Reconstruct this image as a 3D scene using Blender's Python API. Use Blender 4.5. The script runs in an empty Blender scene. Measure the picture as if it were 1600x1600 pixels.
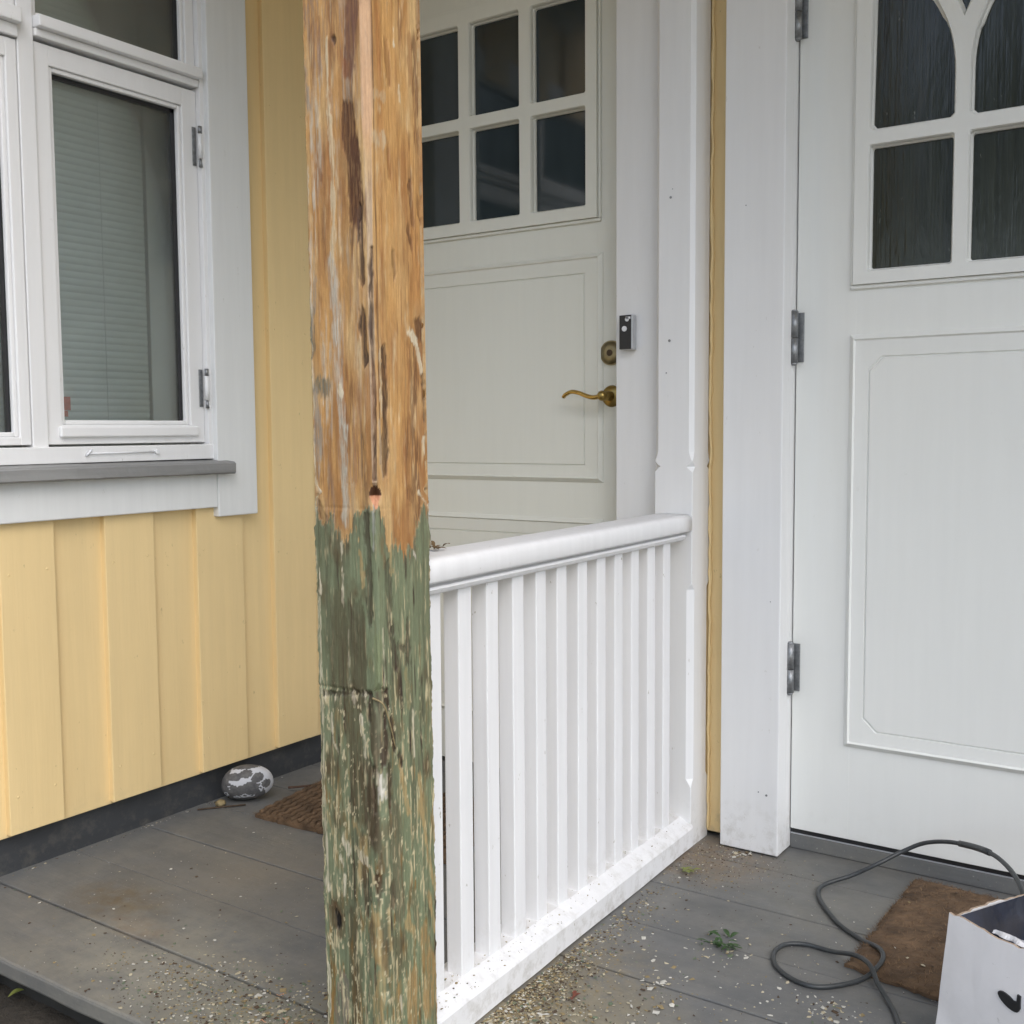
import bpy, bmesh, math, random
import numpy as np
from mathutils import Vector, Matrix
from mathutils.geometry import tessellate_polygon
S = bpy.context.scene
COL = S.collection
R = math.radians
random.seed(7)

# ------------------------------------------------------------ camera, sky, sun, exposure
cam = bpy.data.cameras.new('camera'); cam_ob = bpy.data.objects.new('camera', cam); COL.objects.link(cam_ob)
YAW, PITCH, ROLL, FPX = R(34.2576), R(4.3184), R(-0.40695), 1697.585
_f = Vector((-math.sin(YAW)*math.cos(PITCH), math.cos(YAW)*math.cos(PITCH), -math.sin(PITCH)))
_r = Vector((math.cos(YAW), math.sin(YAW), 0)); _u = _r.cross(_f)
_r2 = _r*math.cos(ROLL)+_u*math.sin(ROLL); _u2 = -_r*math.sin(ROLL)+_u*math.cos(ROLL)
cam_ob.matrix_world = Matrix(((_r2.x,_u2.x,-_f.x,0),(_r2.y,_u2.y,-_f.y,0),(_r2.z,_u2.z,-_f.z,1.03),(0,0,0,1)))
cam.sensor_width = 36; cam.lens = FPX/1600*36; cam.clip_start = .05; cam.clip_end = 400
S.camera = cam_ob

SUN_EL, SUN_AZ = 44, 122           # azimuth clockwise from +Y (so light comes from +X / -Y)
world = bpy.data.worlds.new('World'); S.world = world; world.use_nodes = True
wn = world.node_tree; wn.nodes.clear()
sky = wn.nodes.new('ShaderNodeTexSky'); sky.sky_type = 'NISHITA'; sky.sun_disc = False
sky.sun_elevation = R(SUN_EL); sky.sun_rotation = R(SUN_AZ); sky.air_density = 1.0; sky.dust_density = 1.2; sky.ozone_density = 2.5
hs = wn.nodes.new('ShaderNodeHueSaturation'); hs.inputs['Saturation'].default_value = .64
bg = wn.nodes.new('ShaderNodeBackground'); bg.inputs['Strength'].default_value = .15
wo = wn.nodes.new('ShaderNodeOutputWorld')
wn.links.new(sky.outputs[0], hs.inputs['Color']); wn.links.new(hs.outputs[0], bg.inputs[0]); wn.links.new(bg.outputs[0], wo.inputs[0])
sun = bpy.data.lights.new('sun', 'SUN'); sun.energy = 0.85; sun.angle = R(50); sun.color = (1, .95, .88)
sun_ob = bpy.data.objects.new('sun', sun); COL.objects.link(sun_ob)
_d = Vector((math.sin(R(SUN_AZ))*math.cos(R(SUN_EL)), math.cos(R(SUN_AZ))*math.cos(R(SUN_EL)), math.sin(R(SUN_EL))))
sun_ob.rotation_euler = _d.to_track_quat('Z', 'Y').to_euler(); sun_ob.location = _d*20
S.view_settings.view_transform = 'Standard'; S.view_settings.look = 'None'; S.view_settings.gamma = 1
S.view_settings.exposure = 1.15; S.view_settings.use_curve_mapping = False
S.render.engine = 'CYCLES'; S.cycles.max_bounces = 10; S.cycles.diffuse_bounces = 6

# ------------------------------------------------------------ materials
def srgb(r, g, b):
    f = lambda c: ((c/255+.055)/1.055)**2.4 if c/255 > .04045 else c/255/12.92
    return (f(r), f(g), f(b), 1)

class Mat:
    def __init__(s, name):
        s.m = bpy.data.materials.new(name); s.m.use_nodes = True; s.nt = s.m.node_tree
        s.b = s.nt.nodes['Principled BSDF']; s.geo = s.nt.nodes.new('ShaderNodeNewGeometry')
    def n(s, t, **kw):
        x = s.nt.nodes.new(t)
        for k, v in kw.items():
            if k in x.inputs: x.inputs[k].default_value = v
            else: setattr(x, k, v)
        return x
    def l(s, a, b): s.nt.links.new(a, b)
    def pos(s, scale=(1,1,1), rot=(0,0,0)):
        mp = s.n('ShaderNodeMapping'); mp.inputs['Scale'].default_value = scale; mp.inputs['Rotation'].default_value = rot
        s.l(s.geo.outputs['Position'], mp.inputs['Vector']); return mp.outputs[0]
    def noise(s, scale=(1,1,1), sc=5, det=4, rough=.6, dist=0, rot=(0,0,0)):
        x = s.n('ShaderNodeTexNoise'); x.inputs['Scale'].default_value = sc; x.inputs['Detail'].default_value = det
        x.inputs['Roughness'].default_value = rough; x.inputs['Distortion'].default_value = dist
        s.l(s.pos(scale, rot), x.inputs['Vector']); return x.outputs['Fac']
    def ramp(s, fac, lo, hi, a=(0,0,0,1), b=(1,1,1,1)):
        x = s.n('ShaderNodeValToRGB'); e = x.color_ramp.elements
        e[0].position = lo; e[1].position = hi; e[0].color = a; e[1].color = b
        s.l(fac, x.inputs[0]); return x.outputs[0]
    def mix(s, fac, a, b, mode='MIX'):
        x = s.n('ShaderNodeMix', data_type='RGBA', blend_type=mode)
        for sock, v in ((x.inputs[0], fac), (x.inputs[6], a), (x.inputs[7], b)):
            if hasattr(v, 'links'): s.l(v, sock)
            else: sock.default_value = v
        return x.outputs[2]
    def math(s, op, a, b=0.0):
        x = s.n('ShaderNodeMath', operation=op)
        for sock, v in ((x.inputs[0], a), (x.inputs[1], b)):
            if hasattr(v, 'links'): s.l(v, sock)
            else: sock.default_value = v
        return x.outputs[0]
    def spot(s, c, r0, r1, ys=1.0):
        """1 inside r0, 0 outside r1 of a world-space point (stains with a shape of their own)"""
        mp = s.n('ShaderNodeMapping'); mp.inputs['Location'].default_value = (-c[0], -c[1]*ys, -c[2]); mp.inputs['Scale'].default_value = (1, ys, 1)
        s.l(s.geo.outputs['Position'], mp.inputs[0])
        ln = s.n('ShaderNodeVectorMath', operation='LENGTH'); s.l(mp.outputs[0], ln.inputs[0])
        mr = s.n('ShaderNodeMapRange'); mr.inputs['From Min'].default_value = r0; mr.inputs['From Max'].default_value = r1
        mr.inputs['To Min'].default_value = 1; mr.inputs['To Max'].default_value = 0; mr.clamp = True
        s.l(ln.outputs['Value'], mr.inputs['Value']); return mr.outputs[0]
    def bump(s, h, dist=.001, strength=.5):
        x = s.n('ShaderNodeBump'); x.inputs['Strength'].default_value = strength; x.inputs['Distance'].default_value = dist
        s.l(h, x.inputs['Height'])
        if s.b.inputs['Normal'].links: s.l(s.b.inputs['Normal'].links[0].from_socket, x.inputs['Normal'])
        s.l(x.outputs[0], s.b.inputs['Normal'])
    def base(s, c):
        if hasattr(c, 'links'): s.l(c, s.b.inputs['Base Color'])
        else: s.b.inputs['Base Color'].default_value = c
    def rough(s, v): s.b.inputs['Roughness'].default_value = v

def painted(name, col, dirt=(.3,.27,.2,1), grain='z', rough=.45, var=.08, scuff=.5, bump=.0006, dirtlow=.64):
    m = Mat(name); sc = {'z':(1,1,.06),'x':(.06,1,1),'y':(1,.06,1)}[grain]
    c2 = tuple(v*(1-var*1.6) for v in col[:3])+(1,)
    c = m.mix(m.ramp(m.noise(sc, 40, 5), .3, .75), col, c2)
    c = m.mix(m.math('MULTIPLY', m.ramp(m.noise((1,1,1), 3.1, 3), .45, .75), var*3.5), c, tuple(v*.8 for v in col[:3])+(1,))
    sp = m.ramp(m.noise((1,1,.5), 55, 3, .7), .70, .76)
    c = m.mix(m.math('MULTIPLY', sp, scuff), c, dirt)
    # dirt splashed up from the deck
    z = m.n('ShaderNodeSeparateXYZ'); m.l(m.geo.outputs['Position'], z.inputs[0])
    lowz = m.n('ShaderNodeMapRange'); lowz.inputs['From Min'].default_value = .0; lowz.inputs['From Max'].default_value = .14
    lowz.inputs['To Min'].default_value = 1; lowz.inputs['To Max'].default_value = 0; m.l(z.outputs[2], lowz.inputs['Value'])
    c = m.mix(m.math('MULTIPLY', m.math('MULTIPLY', lowz.outputs[0], m.ramp(m.noise((1,1,1), 28, 5, .7), .5, .75)), dirtlow), c, (.28,.25,.19,1))
    m.base(c); m.rough(rough)
    m.bump(m.noise(sc, 120, 3), bump, .5); m.bump(m.noise((1,1,.25), 9, 3), bump*3, .35)
    return m.m

M = {}
M['white'] = painted('white_paint', (.76,.76,.76,1), var=.03, scuff=.35)
M['white_rail'] = painted('white_rail_paint', (.80,.80,.81,1), var=.05, scuff=.9, rough=.6, dirtlow=.6, bump=.0003)
M['white_x'] = painted('white_paint_across', (.79,.79,.79,1), grain='y', var=.04, scuff=.5)
M['casing'] = painted('casing_grey_white_paint', (.73,.74,.735,1), var=.04, scuff=.3)
M['door'] = painted('door_paint', (.78,.785,.755,1), var=.02, scuff=.08, bump=.0002, rough=.38, dirtlow=.15)
M['door_left'] = painted('shaded_door_paint', (.70,.70,.635,1), var=.02, scuff=.08, bump=.0002, rough=.38, dirtlow=.15)  # darker copy of the door paint; the left door's shade is in the colour
M['yellow'] = painted('yellow_paint', (.80,.605,.31,1), dirt=(.35,.27,.13,1), var=.045, scuff=.6, rough=.5, bump=.0010)
M['plinth'] = painted('plinth_dark_paint', (.042,.045,.050,1), dirt=(.09,.09,.085,1), grain='y', var=.1, scuff=.35, rough=.6, dirtlow=.25)
M['sill'] = painted('sill_grey_paint', (.27,.27,.265,1), dirt=(.6,.6,.58,1), grain='y', var=.25, scuff=1, rough=.5)

def deck_mat():
    m = Mat('deck_grey_paint')
    c = m.mix(m.ramp(m.noise((.15,1,1), 14, 6, .65), .3, .7), (.108,.112,.113,1), (.15,.151,.149,1))
    c = m.mix(m.math('MULTIPLY', m.ramp(m.noise((1,1,1), 5.0, 6, .75), .42, .66), .75), c, (.185,.18,.163,1))
    # worn brown patches, sanding dust and grime where the photograph shows them
    for (x, y, r0, r1, ys, col, amt, nsc) in ((-2.03,1.43,.0,.17,1.6,(.115,.088,.055,1),.9,22), (-1.88,1.37,.0,.12,2.4,(.17,.12,.085,1),.8,22),
            (-1.02,1.60,.0,.20,.6,(.20,.17,.115,1),1.2,40), (-1.05,2.36,.02,.22,1.2,(.19,.15,.11,1),1.2,30), (-1.35,1.24,.05,.36,1.7,(.20,.19,.14,1),.9,30),
            (-.90,1.52,.0,.22,.9,(.25,.22,.15,1),.9,14), (-1.72,1.30,.05,.4,1.6,(.25,.24,.20,1),.6,10), (-1.86,1.7,.0,.3,1.3,(.2,.18,.15,1),.6,6),
            (-.70,2.25,.0,.35,.8,(.19,.18,.15,1),.4,9)):
        k = m.math('MULTIPLY', m.spot((x,y,0), r0, r1, ys), m.ramp(m.noise((1,1,1), nsc, 5, .7), .32, .62))
        k = m.math('MINIMUM', m.math('MULTIPLY', k, amt*1.5), .92)
        c = m.mix(k, c, col)
    c = m.mix(m.math('MULTIPLY', m.ramp(m.noise((1,1,1), 150, 3, .7), .66, .74), .55), c, (.42,.41,.36,1))
    c = m.mix(m.math('MULTIPLY', m.ramp(m.noise((1,1,1), 90, 4, .7, 0, (0,0,1)), .66, .72), .6), c, (.06,.055,.045,1))
    # scratches
    sc_ = m.ramp(m.noise((.25,5,1), 22, 4, .8, .6, (0,0,.5)), .69, .73)
    c = m.mix(m.math('MULTIPLY', sc_, .3), c, (.33,.33,.31,1))
    m.base(c); m.rough(.55)
    m.l(m.ramp(m.noise((1,1,1), 12, 4), .3, .7, (.42,.42,.42,1), (.75,.75,.75,1)), m.b.inputs['Roughness'])
    m.bump(m.noise((.07,1,1), 130, 4), .0012, .6); m.bump(m.noise((1,1,1), 60, 4, .7), .0015, .4)
    return m.m
M['deck'] = deck_mat()

def simple(name, col, rough=.5, metal=0, nscale=30, nvar=.3, bump=0, ns=(1,1,1)):
    m = Mat(name); m.base(m.mix(m.ramp(m.noise(ns, nscale, 5), .3, .7), col, tuple(v*(1-nvar) for v in col[:3])+(1,)))
    m.rough(rough); m.b.inputs['Metallic'].default_value = metal
    if bump: m.bump(m.noise(ns, nscale*2, 4), bump, .7)
    return m.m
M['steel'] = simple('galvanised_steel', (.34,.35,.36,1), .45, .8, 90, .4, .0004)
M['silver'] = simple('silver_plastic', (.55,.56,.58,1), .35, .5, 60, .1)
M['black'] = simple('black_plastic', (.02,.02,.022,1), .35, 0, 60, .3)
M['button'] = simple('white_plastic', (.75,.76,.78,1), .3, 0, 60, .1)
M['brass'] = simple('aged_brass', (.42,.30,.10,1), .3, 1, 60, .35)
M['brass_lever'] = simple('polished_brass', (.62,.42,.13,1), .2, 1, 50, .3)
M['lock'] = simple('tarnished_brass', (.36,.30,.17,1), .4, .7, 50, .3)
M['coir'] = simple('coir', (.17,.105,.058,1), .95, 0, 22, .65, .004)
M['coir_fibre'] = simple('coir_fibre', (.27,.165,.085,1), .9, 0, 25, .65)
M['coir_dark'] = simple('coir_dark', (.11,.06,.03,1), .95, 0, 30, .6)
M['rubber'] = simple('rubber_cable', (.045,.05,.053,1), .42, 0, 40, .35)
M['navy'] = simple('navy_plastic', (.012,.02,.045,1), .3, 0, 8, .6, .004)
M['ceiling_wood'] = simple('ceiling_wood', (.78,.66,.42,1), .6, 0, 8, .1)
M['soil'] = simple('dark_soil', (.05,.042,.032,1), .95, 0, 16, .6, .02)
M['dark'] = simple('dark_interior', (.03,.03,.028,1), .9)
M['room'] = simple('room_plaster', (.78,.80,.79,1), .8, 0, 3, .1)
M['slat'] = simple('blind_slat', (.80,.84,.82,1), .5, 0, 10, .12)
M['orange'] = simple('orange_card', (.80,.16,.06,1), .5, 0, 60, .4)
M['leaf'] = simple('green_leaf', (.05,.11,.03,1), .5, 0, 60, .6)
M['leaf_y'] = simple('yellow_green_leaf', (.25,.28,.07,1), .5, 0, 60, .5)
M['leaf_dry'] = simple('dry_leaf', (.20,.13,.06,1), .8, 0, 60, .5)
M['leaf_red'] = simple('reddish_bark', (.20,.06,.035,1), .8, 0, 60, .5)
M['twig'] = simple('twig_bark', (.10,.055,.035,1), .9, 0, 60, .5)
M['cream'] = simple('cream_paint_chip', (.50,.44,.31,1), .7, 0, 60, .3)
M['wchip'] = simple('white_paint_chip', (.58,.56,.50,1), .6, 0, 60, .2)
M['tan'] = simple('tan_wood_chip', (.34,.26,.13,1), .8, 0, 60, .5)
M['brownchip'] = simple('brown_chip', (.10,.065,.04,1), .9, 0, 60, .5)
M['greenchip'] = simple('green_paint_chip', (.15,.19,.12,1), .8, 0, 60, .4)
M['pink'] = simple('fresh_pink_wood', (.62,.33,.19,1), .7, 0, 60, .3)
M['foliage'] = simple('tree_leaves', (.055,.085,.03,1), .7, 0, 3, .6)
M['bark'] = simple('tree_bark', (.09,.07,.05,1), .9, 0, 20, .5, .01)
M['pale_ground'] = simple('bounce_ground', (.36,.32,.245,1), .9, 0, 30, .4, .02)  # unseen ground, made pale and warm to bounce light up under the roof
M['grass'] = simple('garden_grass', (.06,.09,.03,1), .9, 0, 6, .5, .02)

def card_mat():
    m = Mat('white_cardboard')
    c = m.mix(m.ramp(m.noise((1,1,1), 7, 5), .4, .7), (.80,.775,.77,1), (.70,.675,.665,1))
    c = m.mix(m.math('MULTIPLY', m.ramp(m.noise((1,1,1), 26, 4, .7), .66, .72), .7), c, (.40,.38,.36,1))
    m.base(c); m.rough(.55); m.bump(m.noise((1,1,.3), 14, 3), .006, .35); return m.m
M['card'] = card_mat()
M['card_raw'] = simple('raw_cardboard_edge', (.50,.38,.28,1), .8, 0, 70, .4)

def glass_clear():
    m = Mat('window_glass'); nt = m.nt; nt.nodes.remove(m.b)
    tr = m.n('ShaderNodeBsdfTransparent'); tr.inputs[0].default_value = (.93,.96,.95,1)
    gl = m.n('ShaderNodeBsdfGlossy'); gl.inputs['Roughness'].default_value = .16
    fr = m.n('ShaderNodeFresnel'); fr.inputs['IOR'].default_value = 1.55
    bp = m.n('ShaderNodeBump'); bp.inputs['Strength'].default_value = .15; bp.inputs['Distance'].default_value = .004
    m.l(m.noise((1,1,1), 3, 2), bp.inputs['Height']); m.l(bp.outputs[0], gl.inputs['Normal'])
    mx = m.n('ShaderNodeMixShader'); m.l(m.math('MULTIPLY', fr.outputs[0], 2.0), mx.inputs[0]); m.l(tr.outputs[0], mx.inputs[1]); m.l(gl.outputs[0], mx.inputs[2])
    m.l(mx.outputs[0], nt.nodes['Material Output'].inputs[0]); return m.m
M['glass'] = glass_clear()
def glass_dark(name, col, fluted):  # opaque pane; the dark room behind is put into its colour
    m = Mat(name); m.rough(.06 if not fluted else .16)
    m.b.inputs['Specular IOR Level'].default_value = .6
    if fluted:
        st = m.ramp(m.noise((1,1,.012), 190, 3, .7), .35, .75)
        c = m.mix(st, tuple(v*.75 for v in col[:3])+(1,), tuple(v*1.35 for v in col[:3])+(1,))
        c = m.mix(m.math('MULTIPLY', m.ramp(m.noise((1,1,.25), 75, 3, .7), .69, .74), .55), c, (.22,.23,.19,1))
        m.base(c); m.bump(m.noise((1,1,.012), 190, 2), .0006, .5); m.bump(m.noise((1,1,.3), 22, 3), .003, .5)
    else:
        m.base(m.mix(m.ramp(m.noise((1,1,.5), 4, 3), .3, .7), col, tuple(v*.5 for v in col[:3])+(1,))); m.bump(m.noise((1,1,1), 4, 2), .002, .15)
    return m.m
M['glass_door'] = glass_dark('dark_room_door_glass', (.032,.045,.050,1), False)  # bluish reflection is put into the base colour as well
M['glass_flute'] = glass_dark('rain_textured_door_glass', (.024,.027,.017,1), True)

def stone_mat():
    m = Mat('painted_stone')
    m.base(m.mix(m.ramp(m.noise((1,1,1), 60, 5, .7), .35, .7), (.07,.07,.074,1), (.15,.145,.14,1)))
    vc = m.n('ShaderNodeVertexColor', layer_name='Col')
    nz = m.math('ADD', m.math('MULTIPLY', m.noise((1,1,1), 95, 5, .8), .5), .0)
    k = m.n('ShaderNodeSeparateColor'); m.l(vc.outputs[0], k.inputs[0])
    kk = m.ramp(m.math('ADD', k.outputs[0], m.math('MULTIPLY', m.math('SUBTRACT', nz, .25), 3.2)), .40, .75)
    base = m.b.inputs['Base Color'].links[0].from_socket
    m.base(m.mix(kk, base, (.52,.53,.56,1))); m.rough(.8); m.bump(m.noise((1,1,1), 90, 4, .7), .002, .6)
    return m.m
M['stone'] = stone_mat()

def post_mat():
    m = Mat('stripped_post_wood'); m.rough(.6)
    vc = m.n('ShaderNodeVertexColor', layer_name='Col')
    g = m.ramp(m.noise((1,1,.035), 260, 4, .7), .3, .75, (.84,.82,.78,1), (1.12,1.12,1.12,1))
    c = m.mix(1, vc.outputs[0], g, 'MULTIPLY')
    g2 = m.ramp(m.noise((1,1,.3), 160, 4, .8), .35, .7, (.86,.86,.86,1), (1.07,1.07,1.07,1))
    c = m.mix(1, c, g2, 'MULTIPLY')
    m.base(c); m.bump(m.noise((1,1,.04), 300, 3, .7), .0009, .8); m.bump(m.noise((1,1,.5), 140, 4, .8), .0009, .6)
    return m.m
M['post'] = post_mat()

# ------------------------------------------------------------ object helpers
def tag(o, label=None, cat=None, group=None, kind=None):
    if label: o['label'] = label
    if cat: o['category'] = cat
    if group: o['group'] = group
    if kind: o['kind'] = kind
    return o
def empty(name, loc=(0,0,0), label=None, cat=None, kind=None, group=None, rz=0):
    o = bpy.data.objects.new(name, None); COL.objects.link(o); o.location = loc; o.rotation_euler.z = rz
    o.empty_display_size = .05
    return tag(o, label, cat, group, kind)
def link(name, me, parent=None, world=True):
    o = bpy.data.objects.new(name, me); COL.objects.link(o)
    if parent is not None:
        o.parent = parent
        if world:
            bpy.context.view_layer.update()
            o.matrix_parent_inverse = parent.matrix_world.inverted()
    return o
def obj(name, bm, mat, parent=None, smooth=False, world=True):
    me = bpy.data.meshes.new(name); bm.normal_update(); bm.to_mesh(me); bm.free()
    for x in (mat if isinstance(mat, (list, tuple)) else [mat]): me.materials.append(M[x] if isinstance(x, str) else x)
    if smooth: me.shade_smooth()
    return link(name, me, parent, world)
def nb(): return bmesh.new()
def bx(bm, x0, x1, y0, y1, z0, z1, bev=.0015, seg=2, jit=0.0):
    t = bmesh.new(); bmesh.ops.create_cube(t, size=1)
    for v in t.verts:
        v.co = Vector((x0+(v.co.x+.5)*(x1-x0), y0+(v.co.y+.5)*(y1-y0), z0+(v.co.z+.5)*(z1-z0)))
        if jit: v.co += Vector((random.uniform(-jit,jit), random.uniform(-jit,jit), 0))
    if bev: bmesh.ops.bevel(t, geom=t.edges[:], offset=bev, segments=seg, affect='EDGES', profile=.5)
    me = bpy.data.meshes.new('t'); t.to_mesh(me); t.free(); bm.from_mesh(me); bpy.data.meshes.remove(me); return bm
def B(name, mat, parent, *boxes, **kw):
    bm = nb()
    for b in boxes: bx(bm, *b, **kw)
    return obj(name, bm, mat, parent)
def cyl(bm, p0, p1, r, n=16, r2=None):
    p0, p1 = Vector(p0), Vector(p1); d = p1-p0; q = d.to_track_quat('Z', 'Y'); r2 = r if r2 is None else r2
    a = [bm.verts.new(p0+q@Vector((r*math.cos(2*math.pi*i/n), r*math.sin(2*math.pi*i/n), 0))) for i in range(n)]
    b = [bm.verts.new(p1+q@Vector((r2*math.cos(2*math.pi*i/n), r2*math.sin(2*math.pi*i/n), 0))) for i in range(n)]
    for i in range(n): f = bm.faces.new((a[i], a[(i+1)%n], b[(i+1)%n], b[i])); f.smooth = True
    bm.faces.new(a[::-1]); bm.faces.new(b)
def tube(bm, pts, rad, n=10, closed_caps=True):
    pts = [Vector(p) for p in pts]; rings = []
    up = Vector((0,0,1)); prev = None
    for i, p in enumerate(pts):
        d = (pts[min(i+1, len(pts)-1)]-pts[max(i-1, 0)]).normalized()
        if prev is None:
            a = d.cross(up); a = a.normalized() if a.length > .1 else d.cross(Vector((1,0,0))).normalized()
        else: a = (prev-d*prev.dot(d)).normalized()
        prev = a; b = d.cross(a); r = rad(i/(len(pts)-1)) if callable(rad) else rad
        rr, rb = r if isinstance(r, tuple) else (r, r)
        rings.append([bm.verts.new(p+a*rr*math.cos(2*math.pi*k/n)+b*rb*math.sin(2*math.pi*k/n)) for k in range(n)])
    for A, Bq in zip(rings, rings[1:]):
        for k in range(n): f = bm.faces.new((A[k], A[(k+1)%n], Bq[(k+1)%n], Bq[k])); f.smooth = True
    if closed_caps: bm.faces.new(rings[0][::-1]); bm.faces.new(rings[-1])
def spline(pts, n=12):
    P = [Vector(p) for p in pts]; P = [P[0]*2-P[1]]+P+[P[-1]*2-P[-2]]; out = []
    for i in range(1, len(P)-2):
        for k in range(n):
            t = k/n; a, b, c, d = P[i-1:i+3]
            out.append(.5*((2*b)+(c-a)*t+(2*a-5*b+4*c-d)*t*t+(3*b-a-3*c+d)*t**3))
    return out+[P[-2]]
def skin(bm, loops, cap=True):
    """loops: lists of (x,y,z) with equal counts"""
    V = [[bm.verts.new(p) for p in L] for L in loops]; n = len(V[0])
    for A, Bq in zip(V, V[1:]):
        for k in range(n): bm.faces.new((A[k], A[(k+1)%n], Bq[(k+1)%n], Bq[k]))
    if cap: bm.faces.new(V[-1])
def oct_(x0, x1, z0, z1, c=.0008):
    return [(x0+c,z0),(x1-c,z0),(x1,z0+c),(x1,z1-c),(x1-c,z1),(x0+c,z1),(x0,z1-c),(x0,z0+c)]
def at_y(P, y): return [(p[0], y, p[1]) for p in P]

# value noise for the painted post
_rng = np.random.RandomState(3)
_T = _rng.rand(256, 256)
def vnoise(x, y):
    xi = np.floor(x).astype(int); yi = np.floor(y).astype(int); fx = x-xi; fy = y-yi
    fx = fx*fx*(3-2*fx); fy = fy*fy*(3-2*fy)
    g = lambda a, b: _T[a % 256, b % 256]
    return (g(xi,yi)*(1-fx)+g(xi+1,yi)*fx)*(1-fy)+(g(xi,yi+1)*(1-fx)+g(xi+1,yi+1)*fx)*fy
def fbm(x, y, o=4):
    s = 0; a = .5; t = 0
    for i in range(o): s = s+a*vnoise(x*2**i+17*i, y*2**i+31*i); t += a; a *= .55
    return s/t

# ============================================================ THE SETTING
# ground below the porch
bm = nb(); bmesh.ops.create_grid(bm, x_segments=60, y_segments=60, size=60)
for v in bm.verts: v.co.z = -.13
g = obj('ground', bm, 'pale_ground'); tag(g, kind='structure')
bm = nb(); bmesh.ops.create_grid(bm, x_segments=80, y_segments=40, size=1)
for v in bm.verts:
    x, y = v.co.x*2.6, v.co.y*1.1
    v.co = Vector((-1.0+x, 1.0+y, -.108+.018*float(vnoise(np.array(x*9+40), np.array(y*9+40)))))
soil = obj('soil_bed', bm, 'soil'); tag(soil, kind='structure')

# deck: one plank per board
deck = empty('porch_deck', kind='structure')
YJ = [1.137, 1.343, 1.553, 1.7585, 1.964, 2.1695, 2.375, 2.62]
for i, (a, b) in enumerate(zip(YJ, YJ[1:])):
    xs = [-2.42, 1.3]
    bm = nb(); dz = (0, .0008, -.0006, .001, 0, .0007, 0)[i]
    bx(bm, xs[0], xs[1], a+.0017, b-.0017, -.036+dz, dz, bev=.0022 if i else .006, seg=2)
    if i == 0:
        bmesh.ops.subdivide_edges(bm, edges=[e for e in bm.edges if abs(e.verts[0].co.x-e.verts[1].co.x) > 1], cuts=90)
        for v in bm.verts:
            if v.co.y < a+.02: v.co.y += .006*(float(vnoise(np.array(v.co.x*22+50), np.array(3.)))-.5)
    obj('plank', bm, 'deck', deck)
B('joist', 'dark', deck, (-2.42,1.3,1.19,1.24,-.20,-.0375), (-2.42,1.3,1.75,1.80,-.20,-.0375), (-2.42,1.3,2.3,2.35,-.20,-.0375), bev=0)
B('gap_dark_sheet', 'dark', deck, (-2.42,1.3,1.25,2.62,-.055,-.042), bev=0)  # dark sheet added below so the plank gaps show dark

# ============================================================ LEFT WALL: yellow board cladding
FX = -2.340       # face of the proud boards
RX = -2.357       # face of the recessed boards
wall = empty('house_wall', (-2.4, 1.4, 0), 'pale yellow wooden wall of vertical boards with the white framed window on the left', 'wall')
starts = [.25, .53, .81, 1.09, 1.369, 1.645, 1.928, 2.208, 2.49]
pw = [.15,.15,.15,.15,.139,.146,.162,.165,.02]
WY0, WY1 = .86, 2.0          # window opening
def boards(y0, y1, x, th, nm, zb_):
    if y0 >= WY0-.02 and y1 <= WY1+.02 or (y0 < WY1-.01 and y1 > WY0+.01):
        lo = [(x-th, x, y0, y1, zb_, .86)]
        hi = [(x-th, x, y0, y1, 2.3, 2.75)]
        bm = nb()
        for q in lo+hi: bx(bm, *q, bev=.002)
        # slice left beside the opening
        if y1 > WY1: bx(bm, x-th, x, max(y0, WY1), y1, .86, 2.3, bev=0)
        if y0 < WY0: bx(bm, x-th, x, y0, WY0, .86, 2.3, bev=0)
        obj(nm, bm, 'yellow', wall)
    else: B(nm, 'yellow', wall, (x-th, x, y0, y1, zb_+random.uniform(-.001,.001), 2.75), bev=.002)
for i, s in enumerate(starts):
    e = s+pw[i]
    boards(s, e, FX, .022, 'board', .10)
    nx = starts[i+1] if i+1 < len(starts) else 2.5
    if e < 2.5: boards(e-.02, nx+.02, RX, .022, 'recessed_board', .093)
B('sheathing', 'dark', wall, (-2.40,-2.385,.2,2.5,.12,.86), (-2.40,-2.385,2.0,2.5,.86,2.7), bev=0)
B('plinth', 'plinth', wall, (-2.43,-2.374,.2,2.6,-.25,.105), bev=.002)
# small drips / knots in the yellow paint
bm = nb()
for (y, z, r, x) in ((1.512,.640,.004,RX),(1.514,.555,.005,RX),(1.512,.20,.005,RX),(1.935,.3,.003,FX),(2.11,.42,.003,FX),(1.50,.60,.004,RX)):
    t = bmesh.ops.create_uvsphere(bm, u_segments=10, v_segments=6, radius=r)
    for v in t['verts']: v.co = Vector((x+v.co.x*.45, y+v.co.y, z+v.co.z*.8))
for st_, w_ in zip(starts, pw):
    for zz in (.19, .71, 1.32, 1.95):
        for yy in (st_+.022, st_+w_-.022):
            if (WY0-.03 < yy < 2.14 and zz > .8) or yy > 2.49: continue
            t = bmesh.ops.create_uvsphere(bm, u_segments=8, v_segments=5, radius=.0034)
            for v in t['verts']: v.co = Vector((FX+v.co.x*.4, yy+v.co.y, zz+.004*math.sin(yy*40)+v.co.z))
o = obj('nails_and_blisters', bm, 'yellow', wall, smooth=True); o['kind'] = 'stuff'

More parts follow.
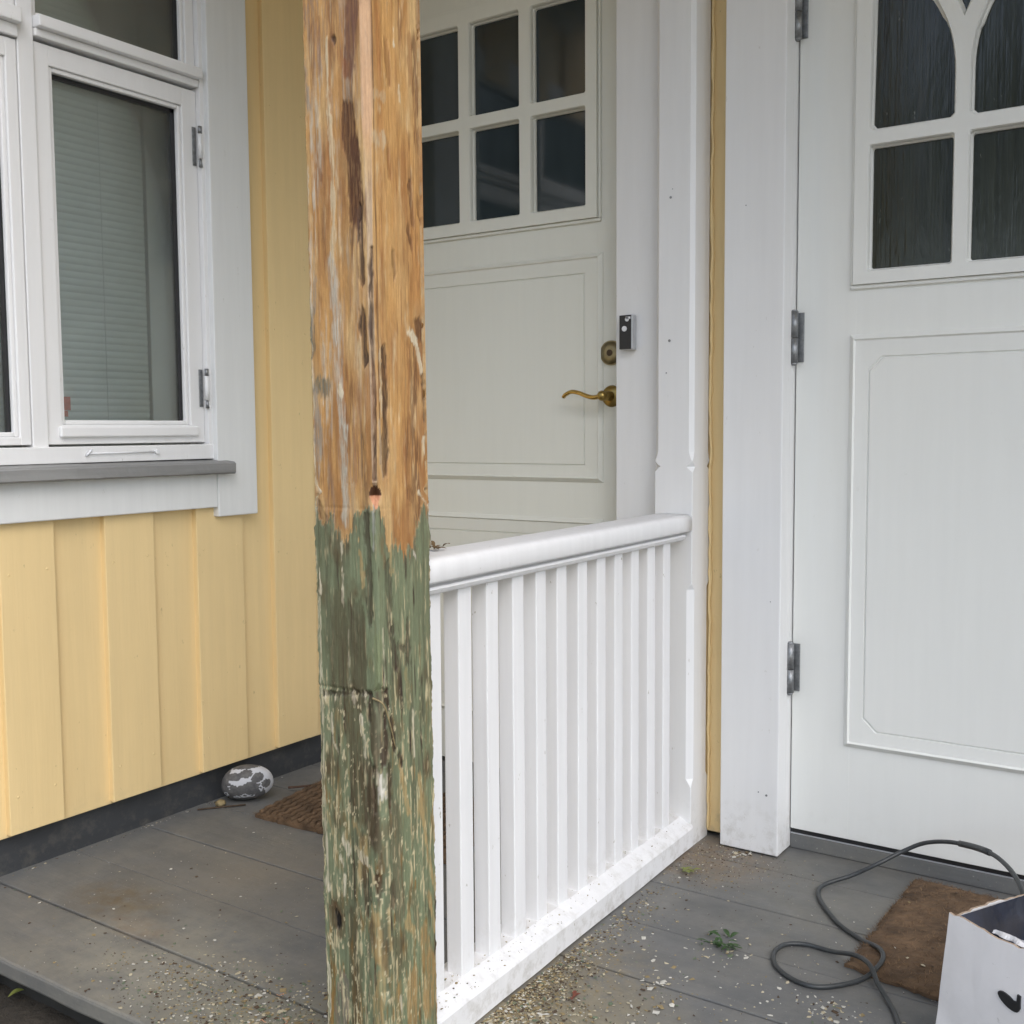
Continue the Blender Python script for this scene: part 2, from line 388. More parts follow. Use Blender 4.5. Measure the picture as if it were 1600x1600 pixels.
# ---- window (part of the wall)
win = B('window', 'white', wall,
    (-2.39,-2.335,1.975,1.990,.985,2.6), (-2.39,-2.343,1.466,1.506,.985,2.6), (-2.39,-2.333,WY0,1.99,.958,.9975),
    (-2.39,-2.345,WY0,WY0+.03,.985,2.6), (-2.39,-2.345,WY0,1.99,2.32,2.4), bev=.002)
def W(name, mat, *b, **k): return B(name, mat, win, *b, **k)
W('casing_board', 'casing', (-2.362+.0005,-2.318,1.988,2.128,.800,2.6), bev=.003)
W('casing_board', 'casing', (-2.362+.0005,-2.318,WY0-.15,WY0,.800,2.6), bev=.003)
W('apron_board', 'casing', (-2.362+.0005,-2.321,WY0-.02,1.9875,.826,.920), bev=.003)
# sloping sill board
bm = nb()
n = 60
prof = [(-2.345,.920),(-2.345,.956),(-2.292,.950),(-2.284,.945),(-2.284,.921),(-2.288,.917)]
loops = []
for k in range(n+1):
    y = WY0-.05+(2.022-WY0+.05)*k/n
    j = lambda a: (float(vnoise(np.array(y*60.+a), np.array(a*1.)))-.5)
    loops.append([(p[0]+(.0022*j(i) if i > 1 else 0), y, p[1]+(.0016*j(i+9) if i > 0 else 0)+.004*(k/n-1)*-1) for i, p in enumerate(prof)])
skin(bm, loops); bm.faces.new([v for v in bm.verts[:6]][::-1])
obj('sill', bm, 'sill', win)
W('sill_gap_shade', 'black', (-2.39,-2.349,WY0,1.974,.9475,.9578), bev=0)  # black strip standing for the shade in the gap above the sill
W('transom', 'white_x', (-2.39,-2.318,1.507,1.974,1.957,1.984), (-2.39,-2.336,1.507,1.974,1.938,1.9565), bev=.003)
W('transom', 'white_x', (-2.39,-2.318,WY0+.03,1.465,1.950,1.984), (-2.39,-2.336,WY0+.03,1.465,1.922,1.9495), bev=.003)
def sash(y0, y1, z0, z1, gy0, gy1, gz0, gz1, drip=True, bx0=-2.385, fx=-2.350):
    bm = nb()
    bx(bm, bx0, fx, y0, gy0, z0, z1, bev=.0025); bx(bm, bx0, fx, gy1, y1, z0, z1, bev=.0025)
    bx(bm, bx0, fx-.0003, gy0-.002, gy1+.002, z0, gz0, bev=.0025); bx(bm, bx0, fx-.0003, gy0-.002, gy1+.002, gz1, z1, bev=.0025)
    s = obj('sash', bm, 'white', win)
    b2 = nb(); w = .011
    for (a, b, c, d) in ((gy0,gy0+w,gz0,gz1),(gy1-w,gy1,gz0,gz1),(gy0+w,gy1-w,gz0,gz0+w),(gy0+w,gy1-w,gz1-w,gz1)):
        bx(b2, fx-.020, fx-.006, a, b, c, d, bev=.003)
    obj('glazing_bead', b2, 'white', win)
    if drip: B('drip_bar', 'white_x', win, (fx-.001, fx+.012, gy0-.012, gy1+.018, gz0-.030, gz0-.004), bev=.004)
    B('gasket', 'black', win, (fx-.028,fx-.0205,gy0+w,gy0+w+.003,gz0+w,gz1-w),(fx-.028,fx-.0205,gy1-w-.010,gy1-w,gz0+w,gz1-w),(fx-.028,fx-.0205,gy0+w,gy1-w,gz1-w-.010,gz1-w), bev=0)
    B('pane', 'glass', win, (fx-.0265,fx-.0225,gy0+.002,gy1-.002,gz0+.002,gz1-.002), bev=0)
    return s
sash(1.508, 1.974, 1.003, 1.930, 1.548, 1.928, 1.050, 1.884)
sash(WY0+.032, 1.464, 1.003, 1.918, WY0+.072, 1.436, 1.022, 1.875, drip=False, fx=-2.345)
sash(1.508, 1.974, 1.986, 2.318, 1.512, 1.946, 1.988, 2.30, drip=False)
sash(WY0+.032, 1.464, 1.986, 2.318, WY0+.06, 1.40, 2.012, 2.30, drip=False, fx=-2.345)
# hinges on the right jamb
for z in (1.785, 1.148):
    bm = nb(); cyl(bm, (-2.334,1.972,z-.032), (-2.334,1.972,z+.032), .0062, 14)
    h = obj('hinge', bm, 'white', win)
    bm = nb(); cyl(bm, (-2.334,1.972,z+.033), (-2.334,1.972,z+.052), .0055, 12); cyl(bm, (-2.334,1.972,z-.054), (-2.334,1.972,z-.033), .0055, 12, .003)
    bx(bm, -2.349, -2.3465, 1.957, 1.969, z-.05, z+.05, bev=.0008)
    obj('pin', bm, 'steel', h)
# casement stay lying on the bottom rail
bm = nb(); cyl(bm, (-2.329,1.60,.980), (-2.329,1.80,.981), .0018, 8); cyl(bm, (-2.331,1.595,.974), (-2.325,1.607,.990), .003, 8); cyl(bm, (-2.335,1.80,.981), (-2.325,1.80,.981), .006, 10)
obj('stay_rod', bm, 'button', win)
# reveal and the room behind
W('reveal', 'room', (-2.60,-2.388,1.955,1.975,.96,2.4), (-2.60,-2.388,WY0-.02,WY0,.96,2.4), (-2.60,-2.388,WY0,1.955,.93,.958), bev=0)
W('inner_frame', 'room', (-2.445,-2.412,1.856,1.9545,.96,2.4), bev=.002)
room = B('room_wall', 'dark', wall, (-3.6,-3.58,0,3,0,2.9), (-3.6,-2.44,-.02,0,0,2.9), (-3.6,-2.44,3,3.02,0,2.9), (-3.6,-2.44,0,3,2.9,2.92), (-3.6,-2.44,0,3,-.02,0), bev=0)
# ---- venetian blind hangs behind the glass
blind = empty('venetian_blind', (-2.45,1.5,2.3), 'grey white venetian blind with closed slats hanging behind the glass of the left window', 'blind')
me = None
for k in range(78):
    z = .985+k*.0172
    if me is None:
        bm = nb(); L = []
        for y in (WY0+.05, 1.840):
            L.append([(-.0105+.003*math.sin(t*math.pi)+.018*t*.25, y, -.0102+.0204*t) for t in (0,.25,.5,.75,1)])
        V = [[bm.verts.new(p) for p in q] for q in L]
        for i in range(4): f = bm.faces.new((V[0][i], V[1][i], V[1][i+1], V[0][i+1])); f.smooth = True
        me = bpy.data.meshes.new('slat'); bm.to_mesh(me); bm.free(); me.materials.append(M['slat'])
    o = bpy.data.objects.new('slat', me); COL.objects.link(o); o.parent = blind
    o.location = (-2.400+2.45, -1.5, z-2.3); o.rotation_euler.y = R(4+2.5*math.sin(k*1.7))
bm = nb()
for y in (1.70, 1.25): cyl(bm, (-2.3855, y, .98), (-2.3865, y, 2.3), .0009, 6)
obj('ladder_cord', bm, 'casing', blind)
bm = nb(); bx(bm, -2.415, -2.388, WY0+.05, 1.842, 2.298, 2.325, bev=.002); obj('head_rail', bm, 'slat', blind)
bm = nb(); bx(bm, -2.3825, -2.3812, 1.570, 1.592, 1.085, 1.118, bev=.0004); bx(bm, -2.3828, -2.3808, 1.572, 1.584, 1.070, 1.084, bev=.0004)
o = obj('card_tag', bm, 'orange'); tag(o, 'small orange card tag behind the lower left corner of the window glass', 'tag')

# ============================================================ BACK WALL: cladding strip, casings, thresholds
back = empty('house_wall', (-1.1, 2.6, 0), 'back wall of the porch with white door casings and a narrow yellow strip between the two doors', 'wall')
B('board', 'yellow', back, (-1.20,-1.02,2.502,2.525,.012,2.9), bev=.002)
B('board', 'yellow', back, (-2.42,-2.34,2.502,2.525,.06,2.9), bev=.002)
bm = nb(); bx(bm, -1.1085,-1.1025,2.492,2.5015,.02,2.6, bev=.002)
bmesh.ops.subdivide_edges(bm, edges=[e for e in bm.edges if e.calc_length() > 1], cuts=180)
for v in bm.verts: v.co.x += .006*(float(vnoise(np.array(v.co.z*40.), np.array(v.co.y*90)))-.5)
obj('filler_strip', bm, 'yellow', back)
bm = nb(); bx(bm, -1.054,-.906,2.450,2.500,.004,2.9, bev=.003)
obj('casing_board', bm, 'white', back)
B('jamb', 'white', back, (-.950,-.9125,2.501,2.560,.004,2.9), (-.9245,-.9065,2.4995,2.560,.004,2.9), bev=.002)
B('casing_board', 'white', back, (-1.346,-1.20,2.450,2.500,.004,2.9), bev=.003)
B('jamb', 'white', back, (-1.346,-1.310,2.501,2.560,.004,2.9), bev=.002)
B('casing_board', 'white', back, (-2.34,-2.225,2.470,2.500,.004,2.9), bev=.003)
B('threshold', 'deck', back, (-.906,.10,2.5355,2.62,.001,.036), bev=.002)
B('threshold_strip', 'silver', back, (-.905,.10,2.5360,2.5395,.0365,.0405), bev=.0008)
B('threshold', 'deck', back, (-2.225,-1.31,2.5355,2.62,.001,.036), bev=.002)
B('sheathing', 'dark', back, (-2.42,-2.22,2.53,2.56,0,2.9), (-1.32,-.93,2.561,2.6,0,2.9), (-2.42,3.0,2.63,2.66,0,2.9), bev=0)
B('board', 'yellow', back, (-2.225,-1.31,2.503,2.62,2.56,2.9), bev=.002)
B('board', 'yellow', back, (-.906,.075,2.503,2.62,2.56,2.9), bev=.002)
B('head_casing', 'white', back, (-2.2245,-1.3465,2.452,2.62,2.425,2.555), (-.9055,.0745,2.452,2.62,2.425,2.555), bev=.003)
B('casing_board', 'white', back, (.076,.225,2.450,2.62,.004,2.9), bev=.003)
for _x in range(16): B('board', 'yellow', back, (.228+_x*.175,.398+_x*.175,2.503,2.525,.05,2.9), bev=.002)
# nail holes
bm = nb()
for (x, z, r) in ((-.935,.150,.0028), (-.955,.155,.0016), (-1.0,1.55,.0013), (-.93,.62,.0012)):
    cyl(bm, (x,2.4503,z), (x,2.4488,z), r, 8)
o = obj('nail_heads', bm, 'steel', back); o['kind'] = 'stuff'

# ---- doors
def ring_plate(bm, outer, holes, y, depth, bev, back_y):
    """flat plate at y with holes; each hole steps in through a bevel"""
    polys = [[Vector((p[0], p[1], 0)) for p in outer]]+[[Vector((p[0], p[1], 0)) for p in h] for h in holes]
    flat = [p for q in polys for p in q]
    V = [bm.verts.new((p.x, y, p.y)) for p in flat]
    for t in tessellate_polygon(polys):
        try: bm.faces.new([V[i] for i in t])
        except ValueError: pass
    k = len(outer); o0 = V[:k]
    ob = [bm.verts.new((p[0], back_y, p[1])) for p in outer]
    for i in range(k): bm.faces.new((o0[i], o0[(i+1)%k], ob[(i+1)%k], ob[i]))
    off = k
    for h in holes:
        m_ = len(h); c = Vector((sum(p[0] for p in h)/m_, sum(p[1] for p in h)/m_)); hv = V[off:off+m_]; off += m_
        prev = hv
        for (inset, yy) in ((bev*.35, y+depth*.15), (bev*.5, y+depth*.45), (bev, y+depth*.6), (bev, y+depth)):
            cur = []
            for p in h:
                q = Vector(p); d = (c-q); qx = q.x+math.copysign(min(inset, abs(d.x)), d.x); qz = q.y+math.copysign(min(inset, abs(d.y)), d.y)
                cur.append(bm.verts.new((qx, yy, qz)))
            for i in range(m_): bm.faces.new((prev[i], prev[(i+1)%m_], cur[(i+1)%m_], cur[i]))
            prev = cur
def rrect(x0, x1, z0, z1, r=.012, n=5):
    P = []
    for cx, cz, a in ((x1-r,z0+r,-90),(x1-r,z1-r,0),(x0+r,z1-r,90),(x0+r,z0+r,180)):
        for k in range(n+1):
            t = R(a+90*k/n); P.append((cx+r*math.cos(t), cz+r*math.sin(t)))
    return P
def rect(x0, x1, z0, z1): return [(x0,z0),(x1,z0),(x1,z1),(x0,z1)]
DY = 2.53
def door_leaf(x0, x1, z0, z1, gx0, gx1, gz0, gz1, parent, mat):
    B('leaf', mat, parent, (x0,gx0,DY,DY+.042,z0,z1), (gx1,x1,DY,DY+.042,z0,z1), (gx0-.002,gx1+.002,DY+.0002,DY+.042,z0,gz0), (gx0-.002,gx1+.002,DY+.0002,DY+.042,gz1,z1), bev=.0018)
def panel(parent, mat, ox0, ox1, oz0, oz1, ix0, ix1, iz0, iz1, ch):
    bm = nb(); e = .011
    L = [at_y(oct_(ox0,ox1,oz0,oz1), DY+.0008), at_y(oct_(ox0+.001,ox1-.001,oz0+.001,oz1-.001), DY-.003), at_y(oct_(ox0+e,ox1-e,oz0+e,oz1-e), DY-.012),
         at_y(oct_(ox0+e+.004,ox1-e-.004,oz0+e+.004,oz1-e-.004), DY-.0078),
         at_y(oct_(ix0,ix1,iz0,iz1,ch), DY-.0066), at_y(oct_(ix0+.0012,ix1-.0012,iz0+.0012,iz1-.0012,ch), DY-.0030),
         at_y(oct_(ix0+.0032,ix1-.0032,iz0+.0032,iz1-.0032,ch), DY-.0030), at_y(oct_(ix0+.005,ix1-.005,iz0+.005,iz1-.005,ch), DY-.0066)]
    skin(bm, L); obj('panel', bm, mat, parent)

# right door
rd = empty('front_door', (-.42,2.53,.05), 'white door on the right with pointed arch glazing above a large panel with clipped corners', 'door')
door_leaf(-.9035,.075,.052,2.42,-.762,-.078,1.363,2.235,rd,'door')
holes = []
cols = [(-.738,-.554),(-.526,-.342),(-.314,-.130)]
for a, b in cols: holes.append(rrect(a, b, 1.383, 1.663, .006))
def arc(cx, cz, r, t0, t1, n=12): return [(cx+r*math.cos(R(t0+(t1-t0)*k/n)), cz+r*math.sin(R(t0+(t1-t0)*k/n))) for k in range(n+1)]
rr_ = .322; zs = 1.79; z_b = 1.694
a, b = cols[0]
tA = math.degrees(math.acos((a-(b-rr_))/rr_))
holes.append([(a+.008,z_b),(b-.008,z_b),(b,z_b+.008)]+arc(b-rr_, zs, rr_, 0, tA-1.0, 16)+[(a,z_b+.01)])
a, b = cols[1]; tB = math.degrees(math.acos(((a+b)/2-(b-rr_))/rr_))
left = arc(a+rr_, zs, rr_, 180, 180-tB+1.2, 12)
holes.append([(a+.008,z_b),(b-.008,z_b),(b,z_b+.008)]+arc(b-rr_, zs, rr_, 0, tB-1.2, 12)+left[::-1]+[(a,z_b+.008)])
a, b = cols[2]
holes.append([(a+.008,z_b),(b-.008,z_b),(b,z_b+.01)]+arc(a+rr_, zs, rr_, 180-tA+1, 180, 16)+[(a,z_b+.008)])
for mx in (-.540, -.328):
    ro = rr_+.030; cl, cr = mx-.014-rr_, mx+.014+rr_   # arc centres left / right of the mullion
    L1 = [p for p in arc(cl, zs, ro, 5, 62, 40) if p[0] < mx-.001 and p[0] > mx-.098]; R1 = [p for p in arc(cr, zs, ro, 175, 118, 40) if p[0] > mx+.001 and p[0] < mx+.098]
    zt = min(L1[-1][1], R1[-1][1])
    if L1 and R1: holes.append(L1[::-1][:-1]+[(mx, L1[0][1]-.004)]+R1[1:])
bm = nb(); ring_plate(bm, rect(-.768,-.072,1.355,2.243), holes, DY-.014, .030, .006, DY+.001)
obj('glazing_bars', bm, 'door', rd)
B('frame_moulding', 'door', rd, (-.776,-.064,DY-.0075,DY+.001,1.345,1.3545), (-.776,-.7685,DY-.0075,DY+.001,1.355,2.25), (-.0715,-.064,DY-.0075,DY+.001,1.355,2.25), bev=.003)
for (a, b) in cols:
    B('pane', 'glass_flute', rd, (a-.004,b+.004,DY+.0105,DY+.0145,1.379,1.667), bev=0)
B('pane', 'glass_flute', rd, (-.742,-.126,DY+.0105,DY+.0145,1.69,2.235), bev=0)
B('dark_room_sheet', 'dark', rd, (-.77,-.07,DY+.03,DY+.036,1.36,2.24), bev=0)  # dark sheet added behind the panes for the unlit room
panel(rd, 'door', -.776, -.060, .277, 1.243, -.732, -.104, .320, 1.192, .030)
for z in (.451, 1.241, 1.985):
    bm = nb(); x = -.9025; y = 2.511
    cyl(bm, (x,y,z+.001), (x,y,z+.062), .0095, 16); cyl(bm, (x,y,z-.058), (x,y,z-.001), .0095, 16)
    cyl(bm, (x,y,z-.064), (x,y,z-.058), .006, 12, .0095); cyl(bm, (x,y,z+.062), (x,y,z+.066), .0095, 12, .006); bx(bm, -.9025,-.884,2.5265,2.5295,z-.056,z+.060, bev=.0008)
    obj('hinge', bm, 'steel', rd)
B('door_gap_shade', 'black', rd, (-.900,.07,DY+.005,DY+.04,.041,.0515), bev=0)  # black strip standing for the shade in the gap below the door

# left door
ld = empty('front_door', (-1.765,2.53,.05), 'off white door on the left behind the bare post, with six pane glazing and a brass lever handle', 'door')
door_leaf(-2.222,-1.308,.052,2.42,-2.088,-1.446,1.592,2.19,ld,'door_left')
cols = [(-2.058,-1.886),(-1.851,-1.681),(-1.646,-1.473)]; rows = [(1.616,1.875),(1.906,2.163)]
holes = [rrect(a,b,c,d,.006) for a,b in cols for c,d in rows]
bm = nb(); ring_plate(bm, rect(-2.094,-1.440,1.584,2.200), holes, DY-.014, .030, .006, DY+.001)
obj('glazing_bars', bm, 'door_left', ld)
B('frame_moulding', 'door_left', ld, (-2.102,-1.432,DY-.0075,DY+.001,1.574,1.5835), (-1.4395,-1.432,DY-.0075,DY+.001,1.584,2.21), (-2.102,-2.0945,DY-.0075,DY+.001,1.584,2.21), (-2.102,-1.432,DY-.0075,DY+.001,2.2005,2.212), bev=.003)
for a, b in cols:
    for c, d in rows: B('pane', 'glass_door', ld, (a-.004,b+.004,DY+.0105,DY+.0145,c-.004,d+.004), bev=0)
B('dark_room_sheet', 'dark', ld, (-2.09,-1.445,DY+.03,DY+.036,1.59,2.20), bev=0)  # again a dark sheet in place of the unlit room
panel(ld, 'door_left', -2.103, -1.427, .888, 1.494, -2.052, -1.480, .932, 1.444, .001)
panel(ld, 'door_left', -2.103, -1.427, .20, .790, -2.052, -1.480, .25, .742, .02)
# lock and lever handle
bm = nb(); cyl(bm, (-1.402,DY,1.230), (-1.402,DY-.006,1.230), .0325, 32); cyl(bm, (-1.402,DY-.006,1.230), (-1.402,DY-.012,1.230), .030, 32, .014)
lk = obj('lock', bm, 'lock', ld)
bm = nb(); cyl(bm, (-1.402,DY-.012,1.230), (-1.402,DY-.0135,1.230), .0085, 16); obj('keyhole', bm, 'brownchip', lk)
bm = nb(); cyl(bm, (-1.402,DY,1.117), (-1.402,DY-.007,1.117), .029, 32, .026)
cyl(bm, (-1.402,DY-.007,1.117), (-1.402,DY-.050,1.117), .0125, 20, .011)
bmesh.ops.create_uvsphere(bm, u_segments=16, v_segments=10, radius=.0135, matrix=Matrix.Translation((-1.402,DY-.052,1.117)))
hd = obj('handle', bm, 'brass', ld, smooth=True)
bm = nb(); pts = spline([(-1.400,DY-.054,1.117),(-1.425,DY-.056,1.113),(-1.445,DY-.057,1.117),(-1.47,DY-.057,1.126),(-1.493,DY-.056,1.129),(-1.512,DY-.054,1.122),(-1.520,DY-.051,1.116)], 6)
tube(bm, pts, lambda t: (.0085-.003*t, .0065-.0015*t), 12)
obj('lever', bm, 'brass_lever', hd)

# doorbell screwed to the casing
db = B('doorbell', 'silver', None, (-1.323,-1.286,2.427,2.4495,1.228,1.315), bev=.003)
tag(db, 'small black and silver doorbell on the white casing beside the brass lever handle', 'doorbell')
B('face_plate', 'black', db, (-1.3225,-1.2895,2.4248,2.4268,1.2295,1.3135), bev=.0008)
bm = nb(); cyl(bm, (-1.3075,2.4245,1.280), (-1.3075,2.4225,1.280), .0068, 18); obj('button', bm, 'button', db)
bm = nb(); cyl(bm, (-1.300,2.4245,1.303), (-1.300,2.4228,1.303), .0055, 18); bx(bm, -1.304,-1.2905,2.4228,2.4245,1.3035,1.3095, bev=.0006); obj('lens', bm, 'button', db)

